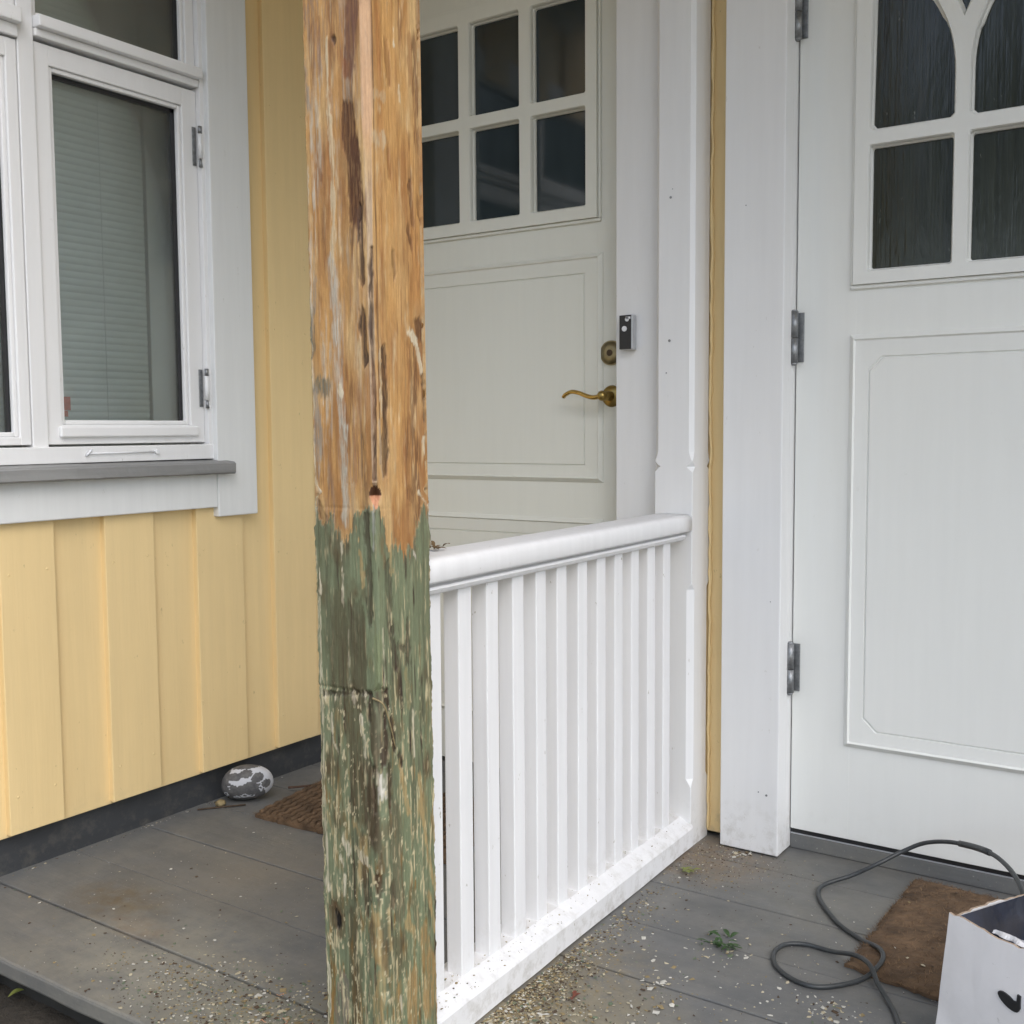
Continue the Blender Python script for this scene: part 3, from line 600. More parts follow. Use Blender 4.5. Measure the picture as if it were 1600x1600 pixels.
# marks on the bare post: colour, points (s across the two faces, height), half width, strength
POST_MARKS = [
    ((125, 84, 62), ((0.1004, 1.6501), (0.0909, 1.5676)), 0.0115, 0.95),
    ((175, 105, 50), ((0.0735, 1.5763), (0.0845, 1.5597)), 0.0064, 0.5),
    ((62, 38, 22), ((0.0602, 1.6035), (0.0628, 1.6021)), 0.00256, 0.8),
    ((228, 208, 172), ((0.0475, 1.6052), (0.0485, 1.5011)), 0.00256, 0.9),
    ((228, 208, 172), ((0.0507, 1.4869), (0.0536, 1.402), (0.0502, 1.2702)), 0.00448, 0.8),
    ((165, 158, 148), ((-0.0019, 1.5741), (0.0086, 1.5255)), 0.00576, 0.7),
    ((96, 56, 24), ((0.085, 1.4813), (0.0972, 1.4155), (0.0983, 1.3557)), 0.0135, 1.0),
    ((70, 45, 28), ((0.1069, 1.3501), (0.1073, 1.2578)), 0.00512, 0.8),
    ((130, 80, 40), ((0.1696, 1.5904), (0.1728, 1.5455)), 0.00576, 0.6),
    ((150, 88, 42), ((0.2231, 1.6193), (0.2247, 1.554)), 0.00512, 0.5),
    ((240, 228, 200), ((0.1862, 1.6226), (0.1871, 1.5998)), 0.00154, 0.8),
    ((240, 228, 200), ((0.1946, 1.5417), (0.1971, 1.5237)), 0.00154, 0.8),
    ((215, 188, 150), ((0.141, 1.5193), (0.1621, 1.5199)), 0.00384, 0.6),
    ((214, 196, 165), ((0.1366, 1.4566), (0.1606, 1.4571)), 0.00512, 0.7),
    ((140, 86, 42), ((0.1675, 1.4429), (0.1711, 1.4112)), 0.00512, 0.6),
    ((105, 62, 32), ((0.2168, 1.4007), (0.2249, 1.3494)), 0.00448, 0.6),
    ((105, 62, 32), ((0.2363, 1.3801), (0.2435, 1.3523)), 0.00448, 0.6),
    ((95, 55, 30), ((0.2122, 1.3284), (0.221, 1.3133)), 0.00512, 0.7),
    ((125, 92, 52), ((0.1755, 1.2921), (0.1778, 1.2622)), 0.00448, 0.6),
    ((140, 85, 45), ((0.028, 1.4176), (0.0317, 1.4105)), 0.00384, 0.5),
    ((120, 72, 38), ((0.2337, 1.4755), (0.2381, 1.462)), 0.00512, 0.4),
    ((150, 95, 45), ((0.0315, 1.6378), (0.0295, 1.5645)), 0.00384, 0.35),
    ((150, 95, 45), ((0.0711, 1.3821), (0.0734, 1.2701)), 0.00576, 0.4),
    ((214, 206, 190), ((0.0476, 1.2723), (0.0521, 1.2436), (0.0544, 1.1847)), 0.0096, 0.85),
    ((214, 206, 190), ((0.0544, 1.1847), (0.0573, 1.095), (0.0636, 1.0354)), 0.00832, 0.85),
    ((205, 200, 184), ((0.0636, 1.0354), (0.0634, 0.9748), (0.0655, 0.9032)), 0.00768, 0.8),
    ((88, 104, 98), ((0.0008, 1.211), (0.0019, 1.1558)), 0.00576, 0.85),
    ((88, 104, 98), ((0.0097, 1.1002), (0.0324, 1.0976)), 0.00576, 0.8),
    ((165, 158, 148), ((0.0052, 1.0828), (0.0098, 1.0534), (0.0124, 1.0045)), 0.00832, 0.7),
    ((165, 158, 148), ((0.0128, 1.2563), (0.0091, 1.2182)), 0.00384, 0.5),
    ((240, 228, 200), ((-0.0004, 1.1238), (0.0021, 1.1169)), 0.00576, 0.95),
    ((240, 228, 200), ((-0.0071, 1.032), (-0.0046, 1.0271)), 0.0032, 0.9),
    ((240, 228, 200), ((-0.0012, 0.9532), (0.0027, 0.9473)), 0.00512, 0.95),
    ((240, 228, 200), ((0.0585, 1.0921), (0.0636, 1.0881)), 0.00384, 0.95),
    ((62, 38, 22), ((0.1059, 1.1957), (0.1095, 1.1367)), 0.0064, 0.9),
    ((62, 38, 22), ((0.1503, 1.1467), (0.1516, 1.0806), (0.1476, 0.9759)), 0.00704, 0.9),
    ((222, 200, 165), ((0.1402, 1.1433), (0.1434, 1.0993), (0.1422, 1.052)), 0.0032, 0.9),
    ((205, 180, 150), ((0.1363, 1.0425), (0.1415, 0.9618)), 0.0032, 0.7),
    ((110, 70, 35), ((0.2322, 1.1864), (0.2461, 1.1766)), 0.0096, 0.9),
    ((240, 228, 200), ((0.2089, 1.179), (0.2241, 1.1703)), 0.00448, 0.9),
    ((240, 228, 200), ((0.2254, 1.1606), (0.2372, 1.1268)), 0.0032, 0.8),
    ((62, 38, 22), ((0.243, 1.1023), (0.2451, 1.0527)), 0.00576, 0.85),
    ((240, 228, 200), ((0.2379, 1.0129), (0.2425, 1.0028)), 0.00448, 0.9),
    ((240, 228, 200), ((0.2268, 0.9335), (0.247, 0.9122)), 0.00256, 0.8),
    ((120, 75, 40), ((0.2035, 0.9347), (0.2261, 0.9035)), 0.00512, 0.5),
    ((62, 38, 22), ((0.011, 0.9061), (0.0188, 0.8945)), 0.00576, 0.5),
    ((205, 150, 95), ((0.1722, 1.0234), (0.1813, 0.965)), 0.00768, 0.4),
    ((170, 110, 60), ((0.0948, 1.0996), (0.0852, 0.9665)), 0.00896, 0.4),
    ((240, 228, 200), ((0.0564, 0.856), (0.0568, 0.8198)), 0.00141, 0.85),
    ((240, 228, 200), ((0.0579, 0.81), (0.0569, 0.7706)), 0.00205, 0.8),
    ((190, 165, 115), ((0.0939, 0.8455), (0.098, 0.8012)), 0.0032, 0.85),
    ((170, 172, 160), ((0.121, 0.9196), (0.1208, 0.8566)), 0.00224, 0.9),
    ((74, 64, 46), ((0.1066, 0.8981), (0.1102, 0.833), (0.1097, 0.7557)), 0.0064, 0.75),
    ((80, 76, 58), ((0.1469, 0.8267), (0.1531, 0.7774), (0.1496, 0.7535)), 0.0064, 0.7),
    ((214, 206, 190), ((0.2091, 0.839), (0.2136, 0.8335)), 0.00256, 0.9),
    ((190, 165, 115), ((0.1548, 0.8502), (0.1571, 0.8208)), 0.0032, 0.7),
    ((130, 100, 62), ((0.1362, 0.8616), (0.1412, 0.8322)), 0.00512, 0.6),
    ((240, 228, 200), ((0.0085, 0.8166), (0.0104, 0.7867)), 0.00256, 0.9),
    ((240, 228, 200), ((0.0071, 0.7665), (0.0059, 0.6251)), 0.00192, 0.7),
    ((240, 228, 200), ((0.0082, 0.6101), (0.0079, 0.3998)), 0.00192, 0.7),
    ((235, 222, 195), ((0.0093, 0.4001), (0.0112, 0.3175)), 0.00256, 0.8),
    ((92, 82, 56), ((0.0471, 0.75), (0.044, 0.6301)), 0.01664, 0.55),
    ((84, 72, 50), ((0.0863, 0.7438), (0.0864, 0.6356)), 0.01408, 0.7),
    ((240, 228, 200), ((0.0663, 0.7271), (0.0657, 0.6478)), 0.00141, 0.75),
    ((142, 152, 112), ((0.1241, 0.7183), (0.1226, 0.6501)), 0.0064, 0.8),
    ((240, 228, 200), ((0.1344, 0.7314), (0.1339, 0.6486)), 0.00115, 0.6),
    ((58, 34, 22), ((0.1564, 0.7279), (0.1612, 0.6778)), 0.00704, 0.9),
    ((64, 38, 24), ((0.1927, 0.7272), (0.1915, 0.6743)), 0.00576, 0.9),
    ((62, 38, 22), ((0.1707, 0.7009), (0.1858, 0.6934)), 0.0032, 0.6),
    ((66, 58, 42), ((0.0099, 0.6226), (0.1096, 0.6357)), 0.0016, 0.85),
    ((240, 228, 200), ((0.0154, 0.6223), (0.0153, 0.6192)), 0.00256, 0.9),
    ((240, 228, 200), ((0.0357, 0.6199), (0.0356, 0.6169)), 0.00224, 0.9),
    ((240, 228, 200), ((0.0717, 0.6257), (0.0743, 0.6211)), 0.0032, 0.95),
    ((240, 228, 200), ((0.0954, 0.6348), (0.0964, 0.6222)), 0.00224, 0.95),
    ((62, 38, 22), ((0.1068, 0.6265), (0.1049, 0.5967)), 0.00384, 0.9),
    ((62, 38, 22), ((0.1394, 0.6328), (0.1433, 0.6152)), 0.00448, 0.95),
    ((62, 38, 22), ((0.1356, 0.5992), (0.1355, 0.5331)), 0.00448, 0.9),
    ((62, 38, 22), ((0.1487, 0.5913), (0.1567, 0.5496)), 0.00448, 0.85),
    ((62, 38, 22), ((0.1668, 0.5301), (0.1711, 0.5189)), 0.00448, 0.95),
    ((125, 115, 95), ((0.122, 0.6208), (0.1255, 0.5426)), 0.00576, 0.5),
    ((88, 70, 44), ((0.0688, 0.6134), (0.0761, 0.5347), (0.0821, 0.4555)), 0.01536, 0.6),
    ((78, 58, 38), ((0.1005, 0.5188), (0.1024, 0.4294)), 0.00896, 0.6),
    ((240, 228, 200), ((0.0282, 0.5927), (0.0275, 0.5672)), 0.00218, 0.85),
    ((240, 228, 200), ((0.0879, 0.5913), (0.0902, 0.5767)), 0.0032, 0.95),
    ((240, 228, 200), ((0.0926, 0.5672), (0.0932, 0.5375)), 0.00192, 0.8),
    ((240, 228, 200), ((0.0285, 0.5522), (0.0388, 0.5336)), 0.00192, 0.6),
    ((62, 38, 22), ((0.1108, 0.5157), (0.1121, 0.4613)), 0.00448, 0.8),
    ((62, 38, 22), ((0.1424, 0.5135), (0.1442, 0.4631)), 0.00512, 0.8),
    ((250, 244, 232), ((0.1245, 0.5013), (0.1228, 0.4812)), 0.00576, 1),
    ((240, 228, 200), ((0.1159, 0.5165), (0.1168, 0.4999)), 0.00256, 0.8),
    ((214, 206, 190), ((0.1363, 0.5081), (0.1341, 0.476)), 0.00256, 0.8),
    ((165, 155, 112), ((0.1865, 0.6582), (0.1901, 0.6122)), 0.00448, 0.8),
    ((240, 228, 200), ((0.2006, 0.5927), (0.2022, 0.523)), 0.00192, 0.75),
    ((190, 165, 115), ((0.1665, 0.5171), (0.1749, 0.4845), (0.1847, 0.441)), 0.00448, 0.8),
    ((190, 165, 115), ((0.2125, 0.4895), (0.2177, 0.4342), (0.2305, 0.3518), (0.2475, 0.294)), 0.00352, 0.85),
    ((190, 165, 115), ((0.2162, 0.4388), (0.2239, 0.4219)), 0.0096, 0.8),
    ((190, 165, 115), ((0.2324, 0.2846), (0.2461, 0.2261)), 0.00384, 0.8),
    ((240, 228, 200), ((0.0447, 0.3952), (0.0551, 0.3831)), 0.00576, 0.9),
    ((240, 228, 200), ((0.0385, 0.3651), (0.0437, 0.356)), 0.0032, 0.8),
    ((190, 165, 115), ((0.0872, 0.391), (0.0852, 0.3633)), 0.01088, 0.85),
    ((240, 228, 200), ((0.0777, 0.3788), (0.0933, 0.3721)), 0.00384, 0.8),
    ((190, 165, 115), ((0.0734, 0.4235), (0.0809, 0.4048)), 0.00512, 0.8),
    ((78, 52, 34), ((0.0888, 0.3479), (0.0904, 0.3036)), 0.00768, 0.8),
    ((74, 50, 34), ((0.1148, 0.3468), (0.117, 0.3323)), 0.00768, 0.8),
    ((74, 50, 34), ((0.1454, 0.3268), (0.1466, 0.3121)), 0.00768, 0.7),
    ((240, 228, 200), ((0.0459, 0.338), (0.0457, 0.3297)), 0.00256, 0.9),
    ((240, 228, 200), ((0.0454, 0.3173), (0.0453, 0.311)), 0.00256, 0.8),
    ((240, 228, 200), ((0.0085, 0.321), (0.011, 0.3091)), 0.00384, 0.9),
    ((104, 74, 46), ((0.0237, 0.2684), (0.0345, 0.2607)), 0.01216, 0.7),
    ((20, 14, 10), ((0.0278, 0.2663), (0.0304, 0.2618)), 0.00512, 1),
    ((190, 165, 115), ((0.1066, 0.2691), (0.1112, 0.2398)), 0.01152, 0.85),
    ((190, 165, 115), ((0.102, 0.2983), (0.1054, 0.2738)), 0.00384, 0.7),
    ((190, 165, 115), ((0.1792, 0.2629), (0.1914, 0.2456)), 0.0064, 0.85),
    ((176, 146, 96), ((0.2198, 0.2259), (0.2222, 0.1878)), 0.01088, 0.85),
    ((176, 146, 96), ((0.2315, 0.1625), (0.224, 0.1177)), 0.01536, 0.9),
    ((176, 146, 96), ((0.1879, 0.1602), (0.1853, 0.1141)), 0.01408, 0.85),
    ((190, 165, 115), ((0.121, 0.2172), (0.1159, 0.1597)), 0.0096, 0.8),
    ((240, 228, 200), ((0.0059, 0.1745), (0.0058, 0.1162)), 0.00448, 0.9),
    ((135, 124, 114), ((0.0371, 0.1519), (0.0331, 0.1034)), 0.01408, 0.7),
    ((190, 165, 115), ((0.1091, 0.1474), (0.1137, 0.1191)), 0.00896, 0.8),
    ((104, 92, 70), ((0.1525, 0.4345), (0.1614, 0.2985)), 0.0128, 0.6),
    ((90, 78, 54), ((0.059, 0.267), (0.0613, 0.1434)), 0.01024, 0.5),
    ((176, 146, 96), ((0.1553, 0.1642), (0.151, 0.1103)), 0.0064, 0.7),
    ((240, 228, 205), ((0.158, 0.1475), (0.1605, 0.1256)), 0.00256, 0.8),
    ((176, 146, 96), ((0.245, 0.1729), (0.2497, 0.0735)), 0.00384, 0.8),
    ((100, 84, 54), ((0.1895, 0.3056), (0.2042, 0.2531)), 0.0064, 0.5),
    ((190, 165, 115), ((0.1342, 0.2955), (0.1373, 0.2385)), 0.00256, 0.6),
    ((190, 165, 115), ((0.0278, 0.5267), (0.0284, 0.4451)), 0.00192, 0.5),
    ((190, 165, 115), ((0.0143, 0.4321), (0.0245, 0.4033)), 0.00256, 0.5),
]
BOUNDARY = [(0.0042, 0.9058), (0.0174, 0.8915), (0.0307, 0.8881), (0.0427, 0.8857), (0.0531, 0.8803), (0.0672, 0.8683), (0.0806, 0.8845), (0.0964, 0.9006), (0.1082, 0.9154), (0.1233, 0.9102), (0.1328, 0.9011), (0.145, 0.8666), (0.1594, 0.8566), (0.1772, 0.849), (0.2017, 0.8556), (0.221, 0.8849), (0.2372, 0.9028), (0.2535, 0.9118)]

# ============================================================ POSTS
PXC, PYC, PW = -1.1325, 1.2755, .125
def chamf(z, zbot, c0=.0115, c1=.014):
    """chamfer width with height; stops above and below the plain block that takes the railing"""
    up = .945
    if z > up+.03: return c0
    if z > up: return c0*(z-up)/.03
    if .64 > z > .17: return c1
    if .655 > z >= .64: return c1*(.655-z)/.015
    if .17 >= z > .15: return c1*(z-.15)/.02
    return 0.0

def ring_xy(cx, cy, wx, wy, c, nseg, co=None):
    """closed ring, starts at the left end of the -Y face, goes to +X face; returns pts and (face id, s)"""
    hx, hy = wx/2, wy/2; C = max(c, .0012)
    D_ = C if co is None else co
    corners = [(-hx+D_,-hy),(hx-C,-hy),(hx,-hy+C),(hx,hy-D_),(hx-D_,hy),(-hx+D_,hy),(-hx,hy-D_),(-hx,-hy+D_)]
    pts = []
    for i in range(8):
        a, b = corners[i], corners[(i+1)%8]; n = nseg[i]
        for k in range(n):
            t = k/n; pts.append((cx+a[0]+(b[0]-a[0])*t, cy+a[1]+(b[1]-a[1])*t))
    return pts

# ---- pilaster of the same pattern, painted white, against the back wall
bm = nb(); L = []
zs_ = [.0,.02]+[.14+.01*k for k in range(4)]+[.2,.4,.6]+[.64,.645,.65,.655]+[.7,.8,.915,.925,.932,.938,.9445,.946,.952,.96,.975]+[1.2,1.6,2.0,2.83]
for z in zs_:
    c = chamf(z, 0, .010, .014)
    if .925 <= z <= .952: c = max(0, .016*(1-abs(z-.938)/.0135))
    L.append([(p[0], p[1], z) for p in ring_xy(-1.1605, 2.451, .101, .100, max(c, .0015), [1]*8)])
skin(bm, L)
pil = obj('half_post', bm, 'white'); tag(pil, 'white chamfered wall post carrying the far end of the railing between the two doors', 'post')
bm = nb()
for (x, z, r) in ((-1.17,1.581,.0032),(-1.172,1.242,.0034),(-1.18,1.165,.0018),(-1.165,1.6,.0012)): cyl(bm, (x,2.4008,z), (x,2.3996,z), r, 8)
o = obj('nail_heads', bm, 'steel', pil); o['kind'] = 'stuff'

# ---- bare post
def build_post():
    NS = [92, 8, 92, 3, 6, 2, 6, 3]
    zl = list(np.arange(0, 2.02, .0022))+[2.1, 2.3, 2.62]
    nz, nr = len(zl), sum(NS)
    P = np.zeros((nz, nr, 3))
    for i, z in enumerate(zl):
        c = chamf(z, 0, .0115, .012)
        if z > .94: c = float(np.interp(z, [.94,.955,1.30,1.42,1.50], [.002,.0055,.0058,.0085,.0115]))
        P[i,:,:2] = ring_xy(PXC, PYC, PW, PW, c, NS, .0012); P[i,:,2] = z
    Z = P[:,:,2]; X = P[:,:,0]; Y = P[:,:,1]
    col = np.arange(nr)
    onL = col < NS[0]; onC = (col >= NS[0]) & (col < NS[0]+NS[1]); onR = (col >= NS[0]+NS[1]) & (col <= sum(NS[:3]))
    # surface coordinate s: 0 at the left arris, PW at the front arris, 2PW at the right-hand back arris
    s = np.where(onL[None,:] | onC[None,:] & (Y < PYC-PW/2+.0001), X-(PXC-PW/2), PW+(Y-(PYC-PW/2)))
    s = np.where(onC[None,:], PW+((X-(PXC+PW/2))+(Y-(PYC-PW/2))), s)
    back = (col > sum(NS[:3]))[None,:] & np.ones_like(Z, bool)
    s = np.where(back, (col/nr*1.7)[None,:], s)
    lin = lambda c: np.array([v for v in srgb(*c)[:3]])
    # ---- base colours: bare pine above, old green paint below
    n1 = fbm(s*60, Z*4); n2 = fbm(s*220+9, Z*9); n3 = fbm(s*420+3, Z*22, 3); n4 = fbm(s*30+50, Z*14+7)
    def blend(C, col_, k): k = np.clip(k, 0, 1)[..., None]; return C*(1-k)+np.array(col_)*k
    C = np.ones(Z.shape+(3,))*lin((216,166,102))
    C = blend(C, lin((182,122,66)), (n1-.45)*2.4); C = blend(C, lin((224,180,120)), (n4-.52)*2.8)
    C = blend(C, lin((150,94,48)), (n2-.60)*2.0); C = blend(C, lin((112,66,34)), (n3-.72)*3)
    C = blend(C, lin((160,104,56)), np.clip((fbm(s*34+21, Z*7+40)-.52)*3, 0, .55)); C = blend(C, lin((226,188,132)), (fbm(s*26+61, Z*6+4)-.52)*4)
    C = blend(C, lin((228,196,150)), (fbm(s*140+70, Z*20)-.64)*5)
    G = np.ones(Z.shape+(3,))*lin((132,142,110))
    G = blend(G, lin((106,110,84)), (n1-.44)*2.6); G = blend(G, lin((146,154,122)), (n2-.52)*3); G = blend(G, lin((98,78,50)), (n4-.58)*3.5)
    low = np.clip((1.0-Z)/.9, 0, 1); fib_ = fbm(s*520+7, Z*34+11, 3)
    fl = fbm(s*330+5, Z*26+5, 4); G = blend(G, lin((214,200,160)), (fl-.67+.08*low)*14*np.clip(low*1.5, .2, 1))
    G = blend(G, lin((150,118,66)), (fbm(s*150+15, Z*22+25)-.60+.08*low)*6*low*np.clip((fib_-.35)*4, 0, 1))
    G = blend(G, lin((66,50,34)), (fbm(s*150+44, Z*11+2)-.64)*6)
    bl = np.array(BOUNDARY); zb = np.interp(s, bl[:,0], bl[:,1]); zb = zb+(n3-.5)*.05+(fbm(s*260, Z*3)-.5)*.03+(fbm(s*85+2, Z*30)-.5)*.075
    k = np.clip((zb-Z)/.0045+.5, 0, 1); C = C*(1-k[..., None])+G*k[..., None]
    C = blend(C, lin((104,92,70)), np.clip(1-np.abs(zb-Z-.012)/.014, 0, 1)*(n2-.3)*1.3)
    # chamfer strip: fresh pinkish wood at the top, greyish lower down
    fc = (onC[None,:] & (Z > .945)).astype(float)
    C = blend(C, lin((218,174,132)), fc*np.clip((Z-1.42)/.05, 0, 1)*.95)
    C = blend(C, lin((198,176,150)), fc*np.clip((1.45-Z)/.08, 0, 1)*.75*(.5+n2))
    # dark seam to the right of the chamfer
    seam = np.exp(-((s-(PW+.0125))/.0012)**2)*(Z > .98)*(Z < 1.66); C = blend(C, lin((70,42,22)), seam*.85*(.6+n2*.6))
    crack = np.exp(-((s-(PW+.001+.010*(fbm(Z*14, Z*0+77)-.5)))/(.0022+.0035*np.clip((fbm(Z*30, Z*0+5)-.4)*3, 0, 1)))**2)*(Z > .955)*(Z < 1.30)*(~back)
    C = blend(C, lin((66,40,24)), crack*np.clip((fbm(s*200, Z*40+6)-.30)*4, .2, .95))
    # marks seen in the photograph
    C = blend(C, lin((92,58,34)), (Z > zb)*np.exp(-((s-.097)/.016)**2)*np.clip((fbm(s*45+5, Z*5+9)-.40)*5, 0, .85)*np.clip((fib_-.30)*5, .2, 1))
    C = blend(C, lin((110,70,40)), (Z > zb)*np.exp(-((s-.225)/.02)**2)*np.clip((fbm(s*60+5, Z*9+19)-.48)*6, 0, .8)*np.clip((fib_-.36)*6, 0, 1))
    disp = np.zeros_like(Z); fib = fbm(s*520+7, Z*34+11, 3)
    C = blend(C, lin((214,204,186)), (Z > zb)*np.clip((fbm(s*75+33, Z*7+3)-.49)*5, 0, .8)*np.clip((fib-.42)*6, 0, 1)*np.exp(-(s/.09)**2))
    C = blend(C, lin((120,72,38)), (Z > zb)*np.clip((fbm(s*55+63, Z*6+13)-.56)*4, 0, .6)*np.clip((fib-.35)*5, 0, 1))
    wob = (n3-.5)*.0035+(fbm(s*120+8, Z*60+3, 3)-.5)*.0035
    for (colr, pts, w, op) in POST_MARKS:
        s0 = min(p[0] for p in pts)-w*3-.006; s1 = max(p[0] for p in pts)+w*3+.006
        z0 = min(p[1] for p in pts)-w*4-.01; z1 = max(p[1] for p in pts)+w*4+.01
        m = (s > s0) & (s < s1) & (Z > z0) & (Z < z1) & ~back
        if not m.any(): continue
        ss, zz = s[m], Z[m]; d = np.full(ss.shape, 9.)
        if len(pts) == 1: pts = (pts[0], pts[0])
        for a, b in zip(pts, pts[1:]):
            ax, az, bx_, bz = a[0], a[1], b[0], b[1]; kx, kz = bx_-ax, (bz-az); L2 = kx*kx+kz*kz+1e-12
            t = np.clip(((ss-ax)*kx+(zz-az)*kz)/L2, 0, 1); dx = ss-ax-t*kx; dz = (zz-az-t*kz)*.45
            d = np.minimum(d, np.sqrt(dx*dx+dz*dz))
        big = w > .0045
        dd = d+wob[m]*(2.2 if big else 1.5)+(fib[m]-.5)*(.006 if big else .0022); soft = .0022 if big else .0009
        kk = np.clip((w-dd)/soft+.5, 0, 1)*op
        dk = sum(colr) < 330
        kk = kk*np.clip((fib[m]-(.30 if big else .25))*5, .75 if dk else .3, 1)
        if big: kk = kk*np.clip(.8+(n2[m]-.4)*2.0, .75 if dk else .45, 1)
        C[m] = C[m]*(1-kk[:, None])+lin(colr)*kk[:, None]
        lum = sum(colr)/3
        if lum < 90: disp[m] -= .0028*kk*(1 if w < .009 else .4)
        if lum > 195: disp[m] += .0006*kk
    f2 = fbm(s*230+91, Z*95+17, 4); zone = np.clip((.66-Z)/.05, 0, 1)*np.clip(1.15-np.abs(s-.09)/.14, 0, 1)*(~back)
    C = blend(C, lin((222,208,170)), (f2-.70+.03*low+.16*(fbm(s*38+6, Z*9+31)-.5))*22*zone)
    C = blend(C, lin((80,62,42)), (Z < .64)*np.exp(-((s-.105)/.03)**2)*np.clip((fbm(s*70+14, Z*16+8)-.46)*5, 0, .8)*(~back))
    C = blend(C, lin((92,84,60)), np.clip((.765+(n3-.5)*.08-Z)/.02, 0, 1)*(Z > .637)*np.clip((.098+(n2-.5)*.03-s)/.006, 0, 1)*np.clip(.25+(n2-.4)*2.4+(fib-.5), 0, .6)*np.clip((s-.012)/.02, 0, 1)*(~back))
    # ---- relief
    disp += (n2-.5)*.0016+(n4-.5)*.0024+(fib-.5)*.0007
    disp += np.clip((fl-.62)*14, 0, 1)*(Z < zb)*.0007
    disp += np.where(Z < zb, .0014, 0)
    notch = np.clip(1-np.abs(Z-.938)/.013, 0, 1)
    cx = PXC; cy = PYC
    # joint line low on the left face
    disp -= .002*np.exp(-((Z-.6345)/.0016)**2)*(s < .078)
    disp -= .0012*np.exp(-((Z-.914)/.0012)**2)*(n1 > .42)
    nx = np.where(onL[None,:], 0., np.where(onR[None,:], 1., np.where(onC[None,:], .7071, 0.)))*np.ones_like(Z)
    ny = np.where(onL[None,:], -1., np.where(onC[None,:], -.7071, 0.))*np.ones_like(Z)
    P[:,:,0] += nx*disp; P[:,:,1] += ny*disp
    # chipped arrises
    e0 = np.exp(-(s/.006)**2)*(~back); e2 = np.exp(-((s-2*PW)/.006)**2)*(~back)
    chip = (fbm(Z*50, Z*0+3)-.5)*.009+(fbm(Z*220, Z*0+30)-.5)*.0035-.0008
    chip2 = (fbm(Z*45+90, Z*0+13)-.5)*.009+(fbm(Z*200+60, Z*0+70)-.5)*.0035-.0008
    P[:,:,0] -= e0*chip; P[:,:,1] += e2*chip2
    upc = np.clip((Z-.95)/.03, 0, 1)
    q_ = np.clip((s-(2*PW-.009))/.009, 0, 1)*(~back)*upc; P[:,:,0] -= q_*.009
    P[:,:,0] += -(Z-.9)*.0055
    P[:,:,0] += e0*.014*notch; P[:,:,1] -= e2*.013*notch
    # the pocket where the front chamfer stops
    pk = np.exp(-((s-PW)/.0085)**2)*np.clip(1-np.abs(Z-.934)/.021, 0, 1)*(~back)
    P[:,:,0] -= crack*.0035; P[:,:,1] += crack*.0035
    P[:,:,0] -= pk*.013; P[:,:,1] += pk*.013
    tri = (np.abs(s-PW) < (.0012+.012*np.clip((Z-.913)/.020, 0, 1))) & (Z > .913) & (Z < .933) & ~back
    C[tri] = lin((222,160,122))
    hole = (((s-PW)/.0135)**2+((Z-.933)/.016)**2 < 1+(n3-.5)*.5) & (Z >= .933) & ~back
    C[hole] = lin((96,58,30))*.8
    ed = np.clip(np.exp(-(s/.0025)**2)*(fbm(Z*45, Z*0+8)-.38)*4, 0, 1)*(Z < 1.45)*(~back); C = blend(C, lin((228,214,184)), ed)
    ed = np.clip(np.exp(-((s-2*PW)/.003)**2)*(fbm(Z*45, Z*0+28)-.45)*5, 0, 1)*(~back); C = blend(C, lin((214,190,150)), ed)
    me = bpy.data.meshes.new('shaft')
    idx = np.arange(nz*nr).reshape(nz, nr); a = idx[:-1]; b = idx[1:]
    F = np.stack([a, np.roll(a, -1, 1), np.roll(b, -1, 1), b], -1).reshape(-1, 4)
    me.vertices.add(nz*nr); me.vertices.foreach_set('co', P.reshape(-1))
    me.loops.add(F.size); me.loops.foreach_set('vertex_index', F.reshape(-1).astype(np.int32))
    me.polygons.add(len(F)); me.polygons.foreach_set('loop_start', np.arange(0, F.size, 4, dtype=np.int32))
    me.update(calc_edges=True); me.validate()
    ca = me.color_attributes.new('Col', 'FLOAT_COLOR', 'POINT')
    rgba = np.ones((nz*nr, 4), dtype=np.float32); rgba[:, :3] = np.clip(C*.74, 0, 1).reshape(-1, 3)
    ca.data.foreach_set('color', rgba.reshape(-1)); me.materials.append(M['post']); me.shade_smooth()
    return me
bp = empty('porch_post', (PXC, PYC, 0), 'square wooden porch post, scraped to bare orange pine above and flaking green paint below', 'post')
link('shaft', build_post(), bp)
# thin splinter hanging over the crack
sx = PXC+PW/2
def on_r(s, z, o=.002): return (sx+o, PYC-PW/2+(s-PW), z)
bm = nb(); tube(bm, spline([(PXC+PW/2-.011,PYC-PW/2-.002,.629), on_r(.128,.620,.006), on_r(.142,.585,.007), on_r(.158,.545,.003)], 6), lambda t: .0016-.0008*t, 6)
obj('splinter', bm, 'tan', bp)

# ============================================================ RAILING
TH = math.atan2(.028, 1.06)
rail = empty('railing', (-1.132, 1.338, 0), 'white wooden railing with square balusters running back from the bare post to the wall', 'railing', rz=TH)
LEN = 1.062
def prism_y(bm, prof, y0, y1, n=1, wob=0):
    loops = []
    for k in range(n+1):
        y = y0+(y1-y0)*k/n; w = wob*(float(vnoise(np.array(y*9.), np.array(2.)))-.5)
        loops.append([(p[0]+w*.5, y, p[1]+(w if p[1] < .03 else 0)) for p in prof])
    skin(bm, loops); bm.faces.new(bm.verts[:len(prof)][::-1])
hp = [(-.050,.787),(-.050,.808)]+[(-.037-.013*math.cos(R(q)), .811+.0125*math.sin(R(q))) for q in (25,50,75)]+[(-.03,.8240),(.03,.8240)]+[(.037+.013*math.cos(R(q)), .811+.0125*math.sin(R(q))) for q in (75,50,25)]+[(.050,.808),(.050,.787),(.047,.783),(-.047,.783)]
bm = nb(); prism_y(bm, hp, .0, LEN, 24)
for f in bm.faces: f.smooth = len(f.verts) == 4
